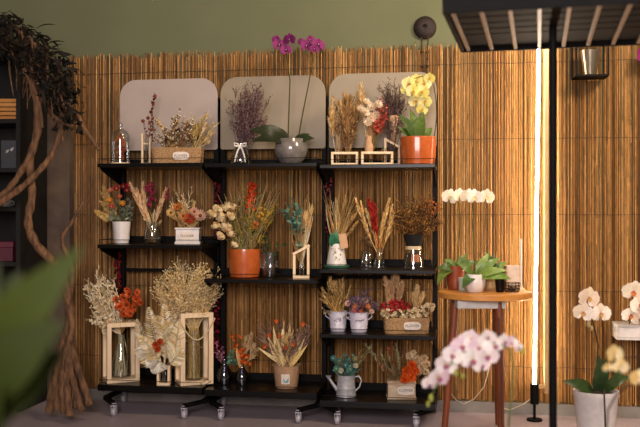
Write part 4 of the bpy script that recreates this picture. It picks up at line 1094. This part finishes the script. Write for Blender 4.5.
blooms(a, [(450, 197, 8.6), (459, 196, 8, -4)], WH, '#e8d8a0', '#d8b850', sp=.4)
a = S('potted_orchid', 'white orchid in a cream egg-shaped pot at the front of the stool', 'potted orchid', 475, -.06)
mb = MB(); mb.lathe([(7, 0), (8, .6), (10, 6), (10.4, 12), (9, 17.6), (8.2, 18), (8.4, 15)], 28); a.part('pot', mb, CER_W)
mb = MB(); mb.lathe([(8.6, 14.5), (0, 16.5)], 16); a.part('soil', mb, SOIL)
mb = MB()
strap_leaf(mb, a, (0, -2, 16), a.p(461, 288, -9), 12, '#4f6a38', .25, (-.5, -.8, .5)); strap_leaf(mb, a, (1, -1, 16), a.p(510, 279, -6), 13, '#718f40', .25)
strap_leaf(mb, a, (1, 2, 16), a.p(502, 258, 6), 9, '#66803c', .18); strap_leaf(mb, a, (0, 3, 16), a.p(491, 253, 8), 9, '#7d9248', .12)
strap_leaf(mb, a, (-1, 2, 16), a.p(456, 262, 4), 8, '#5d7434', .18); strap_leaf(mb, a, (2, -2, 16), a.p(506, 270, -10), 9, '#80984a', .2)
a.part('leaves', mb, LEAF)
spike(a, [(475, 274), (474, 245), (472, 215), (473, 200), (480, 195)], .6, '#5a5a2c')
blooms(a, [(468, 196, 8), (474, 197, 8.4, -4), (486, 197, 8.6)], WH, '#e8d8a0', '#d8b850', sp=.4)
a = S('glass_planter', 'pale frosted glass pot between the rust pot and the cream pot', 'pot', 463.5, -.01)
mb = MB(); mb.lathe(pot_profile(4.6, 5.6, 13, .5), 20); a.part('pot', mb, mat('frosted_glass', '#b9c0ae', .4, 0, '#a6ae9a', 40))
mb = MB(); mb.lathe([(4.8, 10), (0, 11)], 14); a.part('moss', mb, mat('moss', '#4a5a28', .95, 0, '#37451d', 200))
a = S('plant_pot', 'tan tapered pot with a small leafy plant behind the cream orchid pot', 'potted plant', 490.5, .03)
mb = MB(); mb.lathe(pot_profile(6, 8, 21), 24); a.part('pot', mb, mat('tan_ceramic', '#a88a62', .4, 0, '#957750', 40))
mb = MB()
for q in ((478, 258), (484, 250), (492, 252), (500, 262), (504, 268), (482, 266), (508, 262)): strap_leaf(mb, a, (R(-3, 3), R(-3, 3), 18), a.p(*q, R(-8, 6)), 7, pick(GL), .15)
a.part('leaves', mb, LEAF)
mb = MB(); mb.lathe([(7.2, 17.6), (0, 18.6)], 14); a.part('soil', mb, SOIL)
a = S('candle_cup', 'small black cup on the stool beside the tan pot', 'cup', 500, -.045)
mb = MB(); mb.lathe(pot_profile(4, 5, 13, .5), 20); a.part('cup', mb, BLACKG)
mb = MB(); mb.lathe([(4.2, 8), (0, 8.2)], 14); a.part('wax', mb, PAPER)
a = S('wire_basket', 'low dark wire basket at the right edge of the stool', 'basket', 512, -.02)
mb = MB()
for i in range(4): 
    P = [((7 + i*.5)*math.cos(t*PI/10), (7 + i*.5)*math.sin(t*PI/10), .5 + i*2.8) for t in range(21)]; mb.tube(P, .4, 5)
for j in range(14):
    t = 2*PI*j/14; mb.tube([(7*math.cos(t), 7*math.sin(t), .4), (8.5*math.cos(t), 8.5*math.sin(t), 9)], .35, 5)
a.part('wire_frame', mb, WIRE)
mb = MB(); mb.lathe([(6.8, .1), (6.8, .6)], 20); a.part('base', mb, WIRE)
mb = MB(); 
for i in range(16): mb.ball((R(-4, 4), R(-4, 4), R(2, 5)), R(1, 1.8), pick(['#5a4230', '#3a2a20', '#7a6248']), 7, 5)
a.part('pebbles', mb, PLANT)['kind'] = 'stuff'
a = S('plant_pot', 'white square cup with pinkish front behind the wire basket', 'cup', 512.5, .085)
mb = MB(); mb.box((-6.6, -5, 0), (6.6, 5, 1)); mb.box((-7, -5.4, 1), (-6, 5.4, 24)); mb.box((6, -5.4, 1), (7, 5.4, 24)); mb.box((-6, -5.4, 1), (6, -4.4, 24)); mb.box((-6, 4.4, 1), (6, 5.4, 24)); a.part('cup', mb, mat('pinkish_white', '#d8c0b0', .5), None, False, .4)
a = S('taper_candle', 'thin white taper candle standing at the back of the stool', 'candle', 521, .07)
mb = MB(); mb.lathe([(3.4, 0), (3.6, .6), (3.2, 1.6), (1.6, 2.4), (1.6, 5), (1.2, 5)], 16); a.part('holder', mb, WOODL)
mb = MB(); mb.lathe([(1.1, 3), (1.1, 50), (.8, 51)], 14); c_ = a.part('candle', mb, PAPER)
mb = MB(); mb.tube([(0, 0, 50.5), (.2, 0, 53.5)], .2, 5); a.part('wick', mb, INK, c_)

# ================================================================== LED LIGHT BAR
LY = -.13
lx, lz = x_at(534.5, LY); lk = lz / F
zb = pt(540, 384, LY).z; zt_ = 1.62
em = bpy.data.materials.new('led_glow'); em.use_nodes = True
e_ = em.node_tree.nodes['Principled BSDF']; e_.inputs['Emission Color'].default_value = (1, .84, .64, 1); e_.inputs['Emission Strength'].default_value = 70; e_.inputs['Base Color'].default_value = (.9, .85, .8, 1)
o = empty('light_bar', (lx, LY, 0), YAW); tag(o, 'upright glowing white LED light bar on a black socket, leaning by the reed screen', 'lamp')
mb = MB(); mb.tube([(0, 0, zb), (.019, 0, zt_)], .006, 14); mb.build('light_tube', em, o)
mb = MB(); mb.tube([(0, 0, pt(540, 404, LY).z), (0, 0, zb)], .017, 14); mb.build('socket', BLACK, o)
mb = MB(); mb.box((.042, .0, zb - .04), (.058, .022, zt_)); mb.box((0, .004, zb - .02), (.046, .012, zb - .005)); mb.box((.018, .004, zt_ - .02), (.046, .012, zt_ - .005)); mb.build('backing_strip', mat('pale_brass', '#d2b487', .35, .6, '#c4a473', 20), o)
mb = MB(); mb.lathe([(.03, 0), (.032, .004), (.03, .008)], 24); mb.tube([(0, 0, .006), (0, 0, pt(540, 403, LY).z)], .006, 8); mb.build('stand', BLACK, o)
# the cable on the wall
mb = MB()
mb.tube([pt(x, y, -.05) for x, y in ((447, 388), (456, 400), (464, 404), (474, 399), (484, 387), (488, 372), (492, 350), (498, 330))], .0022, 6, '#cfc0a8'); mb.tube([pt(x, y, -.05) for x, y in ((496, 406), (510, 410), (524, 404), (534, 396))], .0022, 6, '#cfc0a8')
cb = mb.build('power_cable', PLANT); tag(cb, 'thin pale power cable looping along the reeds beneath the stool', 'cable')
# ================================================================== SLATTED CANOPY SHELF ON A POST
Zn, Zf = 2.2, 2.72
zc = CH + (213.5 - 9) * Zn / F
cx0 = ptz(445, 12, Zn)
ang = math.radians(14.0)
o = empty('metal_plant_table', (0, 0, 0)); 
ppx = ptz(553, 30, 2.42)
o.location = (ppx.x, ppx.y, 0); o.rotation_euler = (0, 0, YAW - math.radians(13.8))
tag(o, 'tall black metal stand table on one dark post, seen from below, with pale underside ribs', 'stand')
Wl = -.262; Wr = .62; D0, D1 = -.24, .30
def mkb(name, m, fn, lab=None):
    mb = MB(); fn(mb); ob = mb.build(name, m, o, 1, False, .0015)
    if lab: ob['label'] = lab
mkb('top_plate', MATTE, lambda mb: mb.box((Wl, D0, zc + .012), (Wr, D1, zc + .03)))
mkb('rim', MATTE, lambda mb: (mb.box((Wl - .012, D0 - .012, zc - .002), (Wr + .012, D0, zc + .07)), mb.box((Wl - .012, D1, zc - .002), (Wr + .012, D1 + .012, zc + .07)), mb.box((Wl - .012, D0, zc - .002), (Wl, D1, zc + .07)), mb.box((Wr, D0, zc - .002), (Wr + .012, D1, zc + .07))))
n_ = 13
for i in range(n_):
    x = Wl + .012 + (Wr - Wl - .024) * i / (n_ - 1)
    mkb('underside_rib', RIBP, lambda mb: mb.box((x - .0055, D0, zc + .0), (x + .0055, D1, zc + .0119)), 'pale metal rib' if i == 0 else None)
for i in range(5):
    yy = -.19 + i * .076
    mkb('cross_slat', MATTE, lambda mb: mb.box((Wl, yy - .034, zc + .0065), (Wr, yy + .034, zc + .0118)))
mb = MB(); mb.tube([(0, 0, .012), (0, 0, zc + .006)], .0105, 16); mb.build('post', BLACK, o)
mb = MB(); mb.lathe([(.16, 0), (.165, .004), (.16, .012), (.02, .02)], 40); mb.build('base_plate', BLACK, o)

# ================================================================== WALL THINGS
# round woven wall disc with cords
p_ = pt(425, 28, 0)
o = empty('wall_disc', (p_.x, -.001, p_.z)); tag(o, 'round dark brown woven disc on the green wall with two beaded cords hanging down', 'wall ornament')
mb = MB(); kk = 3.84 / F; n = 40
prof = [(0, .012), (.012, .012), (.013, .02)]; r0 = .0
prof = [(.0, .02), (.008, .02), (.0095, .033), (.016, .034), (.022, .032), (.028, .031), (.034, .028), (.039, .024), (.044, .019), (.0485, .012), (.0495, 0.)]
vs = []; fs = []
for (r, y) in prof:
    for j in range(n):
        t = 2*PI*j/n; rr = r * (1 + .012 * math.cos(20*t)); vs.append((rr*math.cos(t), -y, rr*math.sin(t)))
for i in range(len(prof) - 1):
    for j in range(n): fs.append((i*n+j, (i+1)*n+j, (i+1)*n+(j+1) % n, i*n+(j+1) % n))
mb.add(vs, fs); mb.build('disc', mat('dark_weave', '#2c1a14', .7, 0, '#180e0b', 150, bump=.6), o)
for sx in (-.014, .014):
    mb = MB(); P = [(sx * (1 - .55*t/8), -.03, -.046 - .031*t) for t in range(9)]; mb.tube(P, .0026, 5, '#4a3424')
    for i, q in enumerate(P[1:]): mb.ball((q[0], q[1], q[2]), .0068 if i % 2 else .005, pick(['#6a4c30', '#8a6840', '#3c281a']), 7, 5)
    mb.build('beaded_cord', PLANT, o)
# wire lantern on the reeds
LYW = -.09
p_ = pt(590, 77, LYW); k_ = x_at(590, LYW)[1] / F
o = empty('wire_lantern', (p_.x, LYW, p_.z), YAW - .12); tag(o, 'square black wire lantern with a tapered metal candle cup, hung on the reeds', 'lantern')
hw = 15.5 * k_; hh = 34 * k_; t_ = .0034; hd = .05
mb = MB()
for sx in (-1, 1):
    for sy in (-1, 1): mb.box((sx*hw - t_, sy*hd - t_, 0), (sx*hw + t_, sy*hd + t_, hh))
for z in (0, hh):
    for sy in (-1, 1): mb.box((-hw, sy*hd - t_, z - t_), (hw, sy*hd + t_, z + t_))
    for sx in (-1, 1): mb.box((sx*hw - t_, -hd, z - t_), (sx*hw + t_, hd, z + t_))
mb.box((-hw, -hd, -t_), (hw, hd, t_*.4))
mb.tube([(-hw, 0, hh), (0, 0, hh + .03), (hw, 0, hh)], .002, 6); mb.box((-.006, hd, hh*.7), (.006, .09 - .021, hh*.7 + .012))
mb.build('wire_frame', BLACK, o, 1, False)
mb = MB(); mb.lathe([(6 * k_, .003), (10.5 * k_, 26 * k_), (9.9 * k_, 26 * k_), (5.6*k_, .006)], 28); mb.build('candle_cup', CHROME, o)['label'] = 'tapered shiny metal cup'

# ================================================================== ORCHIDS AT THE LOWER RIGHT
a = Arr('potted_orchid', 'white orchid with three open blooms in a large white pot at the lower right', 'potted orchid', 596, -.62, .022)
POTZ = a
mb = MB(); H_ = a.h(390)
mb.lathe([(15, 0), (16.5, 1), (21.5, H_ - 6), (22.2, H_ - 5), (22.4, H_), (20.6, H_), (20, H_ - 8)], 36); a.part('pot', mb, CER_W)
mb = MB(); mb.lathe([(20.4, H_ - 4), (8, H_ - 1), (0, H_)], 20); a.part('soil', mb, SOIL)
mb = MB()
strap_leaf(mb, a, (-3, -2, H_ - 1), a.p(559, 379, -10), 13, '#3a4c26', .12); strap_leaf(mb, a, (-1, -2, H_ - 2), a.p(597, 354, -6), 17, '#33452a', .1, (.3, -1, .2)); 
strap_leaf(mb, a, (2, -3, H_ - 2), a.p(622, 362, -8), 14, '#3c5028', .12, (.6, -1, .2)); strap_leaf(mb, a, (0, 3, H_ - 2), a.p(610, 358, 10), 13, '#2d3c22', .1, (.3, -1, .2)); strap_leaf(mb, a, (3, 2, H_ - 2), a.p(634, 377, 8), 10, '#38492a', .14)
a.part('leaves', mb, LEAF)
spike(a, [(596, 392), (597, 365), (598, 345), (594, 326), (590, 312)], 1.0, '#3c3a20')
blooms(a, [(588, 298, 11.5, 0), (582, 312, 10.5, -4), (599, 313, 10.5, -4)], ['#f2e6d6', '#ead8c4', '#faf2e8'], '#d8a868', '#c88a4a', sp=.2)
for q in ((588, 324, 2.6), (591, 328, 2)): 
    mb = MB(); mb.ball(a.p(q[0], q[1], -2), (q[2]*.8, q[2]*.8, q[2]*1.3), '#c8b888', 8, 6); a.part('bud', mb, PETAL)
mb = MB(); mb.tube([a.p(598, 427, -23), a.p(597, 400, -24), a.p(597, 385, -22)], 0.8, 6, '#4a4038'); a.part('support_stake', mb, PLANT)
# the low stand it rests on
X_, Zz = x_at(596, -.62); mb = MB(); mb.lathe([(.085, 0), (.095, .004), (.095, .0175), (.085, .0216)], 36); o = mb.build('saucer', STONEW); o.location = (X_, -.62, 0); tag(o, 'low white saucer under the large white orchid pot', 'saucer')

# the white wall shelf with a second white orchid
Ys = -.16
p0 = pt(617, 325, Ys); p1 = pt(700, 342, Ys)
o = empty('wall_shelf', ((p0.x + p1.x)/2, -.09, p1.z)); tag(o, 'white box shelf fixed low on the reeds at the right edge', 'wall shelf')
w_ = (p1.x - p0.x)/2; h_ = p0.z - p1.z
mb = MB(); mb.box((-w_, -.07, 0), (w_, .066, h_)); mb.build('box', STONEW, o, 1, False, .003)
mb = MB(); mb.box((-w_ + .01, -.0725, .012), (w_ - .01, -.0705, h_ - .012)); mb.build('front_panel', CER_W, o, 1, False, .001)
a = Arr('potted_orchid', 'large white orchid cluster on the white wall shelf at the right edge', 'potted orchid', 662, -.09, p0.z + .0006)
mb = MB(); mb.lathe(pot_profile(10, 13, 26), 28); a.part('pot', mb, CER_W)
mb = MB(); mb.lathe([(11.4, 21), (0, 23)], 16); a.part('soil', mb, SOIL)
mb = MB(); strap_leaf(mb, a, (2, 0, 22), a.p(690, 300, -4), 12, '#3c5028', .2); strap_leaf(mb, a, (2, 0, 22), a.p(688, 290, -10), 12, '#3c5028', .2); strap_leaf(mb, a, (-1, 0, 22), a.p(655, 284, -8), 10, '#3c5028', .2); a.part('leaves', mb, LEAF)
spike(a, [(661, 300), (657, 284), (648, 277), (638, 284), (632, 300), (626, 316)], 1.0, '#4a4a28'); 
spike(a, [(660, 302), (646, 305), (634, 314), (628, 326), (622, 338)], .9, '#3c3a24')
blooms(a, [(627, 290, 11.5, -18), (639, 288, 10, -14), (632, 303, 11, -20), (624, 313, 9.5, -18), (640, 309, 11, -20), (634, 316, 9, -16), (650, 296, 9, -10)], ['#f2e6d6', '#ead8c4', '#faf2e8'], '#c8784a', '#b8683a', sp=.3)

# magenta bloom peeking in at the right edge
a = Arr('wall_orchid', 'magenta orchid hanging in a wall pocket at the far right edge', 'orchid', 672, -.06, pt(672, 112, -.06).z)
mb = MB(); mb.lathe([(3, 0), (7, 2), (9, 24), (8, 24), (7, 18)], 20); a.part('pocket', mb, CER_T)
spike(a, [(672, 94), (666, 72), (656, 56), (644, 54)], .8, '#4a4a28')
blooms(a, [(641, 59, 7, -4), (648, 53, 7, -3), (652, 62, 7, -4), (640, 52, 4, -2)], MG, '#5e0f45', '#e8c8d0')
mb = MB(); strap_leaf(mb, a, (0, 0, 22), a.p(690, 100, -8), 9, '#3c5028', .2); strap_leaf(mb, a, (0, 0, 22), a.p(658, 108, -8), 8, '#3c5028', .2); a.part('leaves', mb, LEAF)

# ---- close orchids standing on the floor in front
def near_orchid(label, px, Z, potcols):
    p = ptz(px, 300, Z)
    a = Arr.__new__(Arr); a.k = Z / F; a.px = px; a.z = 0; a.bpy_ = 213.5 + CH / a.k; a.rz = 0
    a.root = empty('potted_orchid', (p.x, p.y, 0), YAW); tag(a.root, label, 'potted orchid')
    mb = MB(); mb.lathe(pot_profile(20, 26, 48, 1.4), 32); a.part('pot', mb, potcols)
    mb = MB(); mb.lathe([(24.2, 41), (0, 44)], 18); a.part('soil', mb, SOIL)
    mb = MB()
    for t in range(5): 
        an = t * 1.3 + .4; strap_leaf(mb, a, (0, 0, 43), (52*math.cos(an), 52*math.sin(an), 58), 20, pick(['#38492a', '#465c30']), .2)
    a.part('leaves', mb, LEAF)
    return a
a = near_orchid('pink and white orchid with a long arching spray in front of the stool', 508, 2.1, CER_G)
spike(a, [(507, 470), (508, 430), (511, 400), (513, 370), (510, 350), (500, 343), (485, 342), (470, 349), (455, 360), (444, 372), (436, 386), (432, 396), (430, 400)], 1.1, '#5c6a34')
mb = MB(); mb.tube([a.p(503, 478, 3), a.p(502, 420, 3), a.p(501, 360, 3), a.p(499, 318, 2)], 1.0, 8, '#2c2018'); a.part('support_stake', mb, PLANT)
PK = ['#f4eae6', '#ecdcdc', '#f8f2ee', '#e6cdd6']; 
blooms(a, [(437, 376, 12.5, -4), (430, 383, 9, 3), (446, 365, 12, 2), (452, 354, 11, -8), (462, 347, 12, 2), (470, 358, 13, -10), (479, 347, 12, -3), (472, 340, 10, 8), (486, 354, 11.5, -8), (480, 364, 9, -6), (494, 345, 10.5, 0), (489, 338, 8.5, 6), (504, 342, 8.5, 2), (513, 343, 6.5, 3), (519, 348, 5, 3)], PK, '#a0507c', '#d8b850', sp=.5)
for q in ((431, 398, 3.4), (428, 404, 2.6), (456, 373, 3), (463, 376, 2.6), (523, 351, 2.6)):
    mb = MB(); mb.ball(a.p(q[0], q[1], 0), (q[2]*.8, q[2]*.8, q[2]*1.3), '#a8ac50', 8, 6); a.part('bud', mb, PETAL)
a = near_orchid('blurred yellow orchid on bending stems at the lower right, nearest the camera', 640, 1.9, CER_T)
spike(a, [(634, 520), (612, 470), (606, 440), (608, 410), (618, 392), (632, 384), (650, 380), (662, 378)], 1.2, '#3a2a1c')
spike(a, [(646, 520), (668, 440), (672, 390), (655, 362), (636, 357), (622, 358), (610, 366)], 1.2, '#3a2a1c')
YO = ['#e6cc88', '#eedcaa', '#dcb870']
blooms(a, [(613, 354, 10, -3), (619, 366, 8.5, -4), (607, 367, 5.5, -2), (638, 378, 10, -4), (652, 378, 10, -4), (655, 364, 9, -4)], YO, '#e8dcc0', '#b86a28', sp=.4)

# ================================================================== LEFT SIDE
# black open cabinet
CY0, CY1 = -.32, -.075
xc1 = x_at(47, CY1)[0]; xc0 = xc1 - .62; ztc = 1.52
o = empty('black_cabinet', ((xc0 + xc1)/2, (CY0 + CY1)/2, 0)); tag(o, 'tall black open shelf cabinet standing in the dark left corner', 'cabinet')
hw = (xc1 - xc0)/2; hd = (CY1 - CY0)/2
def cb_(name, a_, b_, m=CABB): 
    mb = MB(); mb.box(a_, b_); return mb.build(name, m, o, 1, False)
cb_('side_panel', (-hw, -hd, 0), (-hw + .02, hd, ztc)); cb_('side_panel', (hw - .02, -hd, 0), (hw, hd, ztc)); cb_('back_panel', (-hw + .02, hd - .01, 0), (hw - .02, hd, ztc)); cb_('top_panel', (-hw, -hd, ztc), (hw, hd, ztc + .02))
CS = []
for py in (119, 168, 207, 262, 330, 392):
    z = pt(20, py, CY0 + .02).z; CS.append(z); cb_('shelf', (-hw + .02, -hd + .005, z - .018), (hw - .02, hd - .01, z))
def on(px, lv, Y=-.22): return (x_at(px, Y)[0], Y, CS[lv] + .0004)
o = empty('wicker_tray', on(6, 0), YAW); tag(o, 'tan slatted wicker tray on the cabinet shelf at the left edge', 'tray')
for i in range(5):
    mb = MB(); w = .09; z = .008 + i * .019
    mb.box((-w, -.06, z - .007), (w, -.052, z + .007)); mb.box((-w, .052, z - .007), (w, .06, z + .007)); mb.box((-w, -.06, z - .007), (-w + .008, .06, z + .007)); mb.box((w - .008, -.06, z - .007), (w, .06, z + .007)); mb.build('slat', WOODO, o, 1, False)
mb = MB(); 
for sx in (-1, 1):
    for sy in (-1, 1): mb.box((sx*.083 - .005, sy*.052 - .005, .0), (sx*.083 + .005, sy*.052 + .005, .092))
mb.box((-.085, -.055, 0), (.085, .055, .004)); mb.build('frame', WOODR, o, 1, False)
o = empty('small_picture', on(9, 1, -.23), YAW); tag(o, 'small grey picture with two pale petals leaning in the dark cabinet', 'picture')
mb = MB(); mb.box((-.034, -.006, 0), (.034, .006, .125)); mb.build('frame', mat('dark_grey_frame', '#3c3d42', .6), o, 1, False, .002)
mb = MB(); mb.leaf((-.012, -.0075, .07), (.004, -.0075, .085), .012, (0, -1, .1), '#c8c4bc', .05); mb.leaf((.008, -.0075, .078), (.024, -.0075, .094), .012, (0, -1, .1), '#d8d4cc', .05); mb.build('petal_print', PETAL, o)
o = empty('maroon_box', on(4, 3, -.22), YAW); tag(o, 'maroon cardboard gift box on a lower cabinet shelf', 'box')
mb = MB(); mb.box((-.055, -.05, 0), (.055, .05, .06)); mb.build('body', mat('maroon_card', '#5c1a2e', .6), o, 1, False, .002)
mb = MB(); mb.box((-.058, -.053, .0605), (.058, .053, .085)); mb.build('lid', mat('maroon_lid', '#6a2036', .6), o, 1, False, .002)
o = empty('white_cup', on(7, 2, -.23), YAW); tag(o, 'small white cup on the cabinet shelf below the grey picture', 'cup')
mb = MB(); mb.lathe([(.012, 0), (.018, .003), (.022, .03), (.02, .03), (.016, .006)], 20); mb.build('bowl', CER_W, o)
mb = MB(); mb.tube([(.02, 0, .026), (.032, 0, .022), (.03, 0, .01), (.019, 0, .008)], .0025, 6); mb.build('handle', CER_W, o)

# twisted vine trunk
VY = -.44
p_ = pt(70, 412, VY)
VX, VZ = x_at(70, VY)
o = empty('twisted_vine', (VX, VY, 0)); tag(o, 'twisted bare vine tree with dark dry foliage climbing beside the black cabinet', 'tree')
def vp(px, py, dy=0): 
    q = pt(px, py, VY + dy); return Vector((q.x - VX, dy, q.z))
def smooth_path(P, n=6):
    P = [Vector(p) for p in P]; Q = []
    for i in range(len(P) - 1):
        p0, p1, p2, p3 = P[max(i-1, 0)], P[i], P[i+1], P[min(i+2, len(P)-1)]
        for j in range(n):
            t = j / n; Q.append(.5*((2*p1) + (p2-p0)*t + (2*p0-5*p1+4*p2-p3)*t*t + (3*p1-p0-3*p2+p3)*t*t*t))
    Q.append(P[-1]); return Q
def limb(name, pts, r0, r1):
    P = smooth_path([vp(*q) for q in pts]); n = len(P); mb = MB()
    r0 *= .82; r1 *= .82
    rr = [(r0 + (r1-r0)*i/(n-1)) * (1 + .12*math.sin(i*1.7) + R(-.06, .06)) for i in range(n)]
    for i in range(n): P[i].z = max(P[i].z, .002 if i == 0 else .9*rr[i])
    mb.tube(P, rr, 9); return mb.build(name, BARK, o)
# trunk strands from the floor
for pts, r0, r1 in (([(58, 408, 0), (56, 380, .0), (62, 350, .02), (70, 320, .02), (66, 290, .0), (54, 264, -.02), (36, 244, -.02), (28, 222, 0), (32, 195, .02), (30, 160, .02), (38, 130, .02), (36, 100, 0), (27, 70, 0), (20, 40, 0)], .027, .016),
                    ([(66, 413, -.03), (63, 385, -.03), (66, 355, -.01), (72, 330, 0), (70, 300, .02), (72, 270, .04), (62, 240, .04), (72, 222, .05), (84, 200, .05)], .024, .007),
                    ([(77, 408, -.01), (72, 385, 0), (68, 360, 0), (69, 335, .01)], .02, .017), ([(90, 405, 0), (82, 380, 0), (74, 355, 0), (71, 335, .01)], .019, .016), ([(82, 411, -.03), (76, 390, -.02), (70, 365, -.02), (70, 340, 0)], .017, .014),
                    ([(50, 412, -.02), (52, 392, -.02), (58, 368, 0), (66, 345, .01)], .022, .018), ([(70, 416, -.05), (68, 398, -.04), (66, 376, -.03), (68, 352, -.01)], .019, .016)):
    limb('trunk', pts, r0, r1)
for pts, r0, r1 in (([(-14, 205, 0), (6, 192, 0), (22, 170, 0), (34, 145, .02), (37, 115, .03), (41, 90, .03), (36, 60, .03), (24, 38, .0)], .018, .012),
                    ([(-14, 212, -.03), (10, 196, -.03), (30, 180, -.02), (48, 160, 0), (58, 140, .02), (62, 118, .04), (60, 95, .05)], .018, .012),
                    ([(36, 80, 0), (44, 100, .0), (50, 112, 0), (62, 122, 0), (72, 126, -.02), (74, 118, 0), (68, 108, .02)], .011, .006),
                    ([(60, 110, .03), (70, 108, .02), (78, 116, .02), (84, 128, .02), (92, 140, .03), (99, 150, .03)], .012, .009),
                    ([(28, 42, 0), (44, 50, .02), (54, 70, .03), (60, 90, .04), (63, 112, .04)], .014, .009), ([(10, 22, 0), (22, 36, 0), (30, 60, -.02), (33, 84, -.02), (40, 108, 0), (42, 128, 0)], .014, .008)):
    limb('branch', pts, r0, r1)
# hanging strands of the dead crown
for i in range(16):
    x0 = R(0, 62); y0 = 14 + 50 * max(0, (x0 - 8) / 62) ** 1.15 + R(4, 14); y1 = y0 + R(40, 85)
    limb('twig', [(x0, y0, R(-.04, .1)), (x0 + R(-2, 8), y0 + (y1-y0)*.3, R(-.04, .1)), (x0 + R(2, 14), y0 + (y1-y0)*.65, R(-.04, .1)), (x0 + R(0, 16), y1, R(-.02, .1))], R(.005, .009), .003)
mb = MB(); DL = ['#15100a', '#1d140c', '#100b07', '#24180e']
def crown(x):  # lower edge of foliage in pixels
    return 120
for i in range(700):
    t = R(0, 1); x = -14 + 84 * t; top = 12 + 52 * max(0, (x - 8) / 62) ** 1.15
    c = vp(x + R(-8, 8), R(top, top + 40 + 26 * t), R(-.1, .06))
    d = Vector((R(-.3, 1), R(-.6, .6), R(-1, .35))).normalized(); l = R(.03, .06)
    mb.leaf(c, c + d * l, l * .3, rvec(), pick(DL, .15), .3, .12, 6)
for i in range(50): 
    c = vp(R(52, 84), R(84, 132), R(0, .06)); d = Vector((R(-1, 1), R(-.5, .5), R(-1, .6))).normalized()*R(.03, .05); mb.leaf(c, c + d, .02, rvec(), pick(DL, .15), .3, .1, 5)
for q0, q1 in (((34, 30), (57, 25)), ((44, 46), (66, 42)), ((40, 36), (52, 40)), ((52, 52), (64, 56))): mb.leaf(vp(*q0, 0), vp(*q1, 0), .02, (0, -.6, 1), pick(DL), .25, .1, 6)
mb.build('foliage', DARKLEAF, o)

# big blurred leaves close to the camera at the lower left
Zl = .92
p = ptz(-38, 300, Zl)
o = empty('broadleaf_plant', (p.x, p.y, 0), YAW); tag(o, 'big dark green broad-leaved plant, out of focus in the near lower left corner', 'potted plant')
kf = Zl / F
def lp(px, py, d=0): return Vector(((px + 38) * kf, d, CH + (213.5 - py) * kf))
mb = MB(); mb.lathe([(.11, 0), (.12, .006), (.15, .27), (.155, .3), (.145, .3), (.14, .25)], 36); mb.build('pot', CER_G, o)
mb = MB(); mb.lathe([(.142, .26), (0, .275)], 20); mb.build('soil', SOIL, o)
for (dx, dy, zz) in ((0, 0, 470), (.02, .03, 440), (-.02, -.02, 500)):
    mb = MB(); mb.tube([(dx*.5, dy*.5, .26), (dx, dy, .45), lp(-38, zz, 0)], [.011, .009, .006], 10, '#3a4426'); mb.build('stem', LEAF, o)
for (q0, q1, w, c, up, d1) in (((-34, 375), (90, 243), 50, '#2c3408', (.5, -1, .4), -.02), ((-36, 405), (74, 316), 62, '#232a07', (.3, -1, .5), -.03), ((-38, 400), (8, 272), 52, '#232a07', (.3, -1, .3), .04), ((-36, 430), (62, 352), 60, '#1e2406', (0, -1, .6), .02), ((-38, 450), (20, 372), 60, '#232a07', (.1, -1, .3), -.05), ((-44, 470), (-70, 330), 70, '#232a07', (0, -1, .4), 0), ((-40, 410), (40, 300), 56, '#262d08', (.3, -1, .4), .03), ((-34, 480), (28, 408), 52, '#1c2206', (.1, -1, .4), -.06), ((-42, 380), (-8, 262), 44, '#232a07', (.1, -1, .2), .02)):
    mb = MB(); a0_, b0_ = lp(*q0, 0), lp(*q1, d1); mb.leaf(a0_, b0_, w * kf, up, c, .18, .06, 14, .85); 
    mb.tube([a0_, a0_.lerp(b0_, .5) + Vector((0, -.004, .006)), a0_.lerp(b0_, .9)], [.003, .0022, .001], 6, '#20260c')
    mb.build('leaf', NEARLEAF, o)

# ================================================================== LIGHT
def area(name, loc, target, size, power, col, sy=None):
    l = bpy.data.lights.new(name, 'AREA'); l.size = size; l.energy = power; l.color = col
    if sy: l.shape = 'RECTANGLE'; l.size_y = sy
    ob = bpy.data.objects.new(name, l); COL.objects.link(ob); ob.location = loc
    ob.rotation_euler = (Vector(target) - Vector(loc)).to_track_quat('-Z', 'Y').to_euler(); return ob
area('window_light', (.45, -4.5, 1.5), (.15, 0, .55), 1.3, 104, (1, .9, .88), 1.1)
area('ceiling_lamp', (.9, -1.5, 2.65), (.4, -.2, .6), .5, 18, (1, .78, .52))
area('warm_lamp', (1.9, -1.6, 2.2), (1.2, 0, .7), .4, 52, (1, .8, .58))
w = bpy.data.worlds.new('room_air'); SC.world = w; w.use_nodes = True
bg = w.node_tree.nodes['Background']; bg.inputs['Color'].default_value = (1, .8, .62, 1); bg.inputs['Strength'].default_value = .12

# ================================================================== CAMERA
cd = bpy.data.cameras.new('camera'); cam = bpy.data.objects.new('camera', cd); COL.objects.link(cam)
cam.location = CAM; cam.rotation_euler = (PI/2, 0, YAW)
cd.lens = 50; cd.sensor_width = 36; cd.clip_start = .05
cd.dof.use_dof = True; cd.dof.focus_distance = 3.68; cd.dof.aperture_fstop = 2.5
SC.camera = cam
vs_ = SC.view_settings; vs_.view_transform = 'Standard'; vs_.look = 'None'; vs_.exposure = 0; vs_.gamma = 1; vs_.use_curve_mapping = False
SC.cycles.max_bounces = 8; SC.cycles.transparent_max_bounces = 24
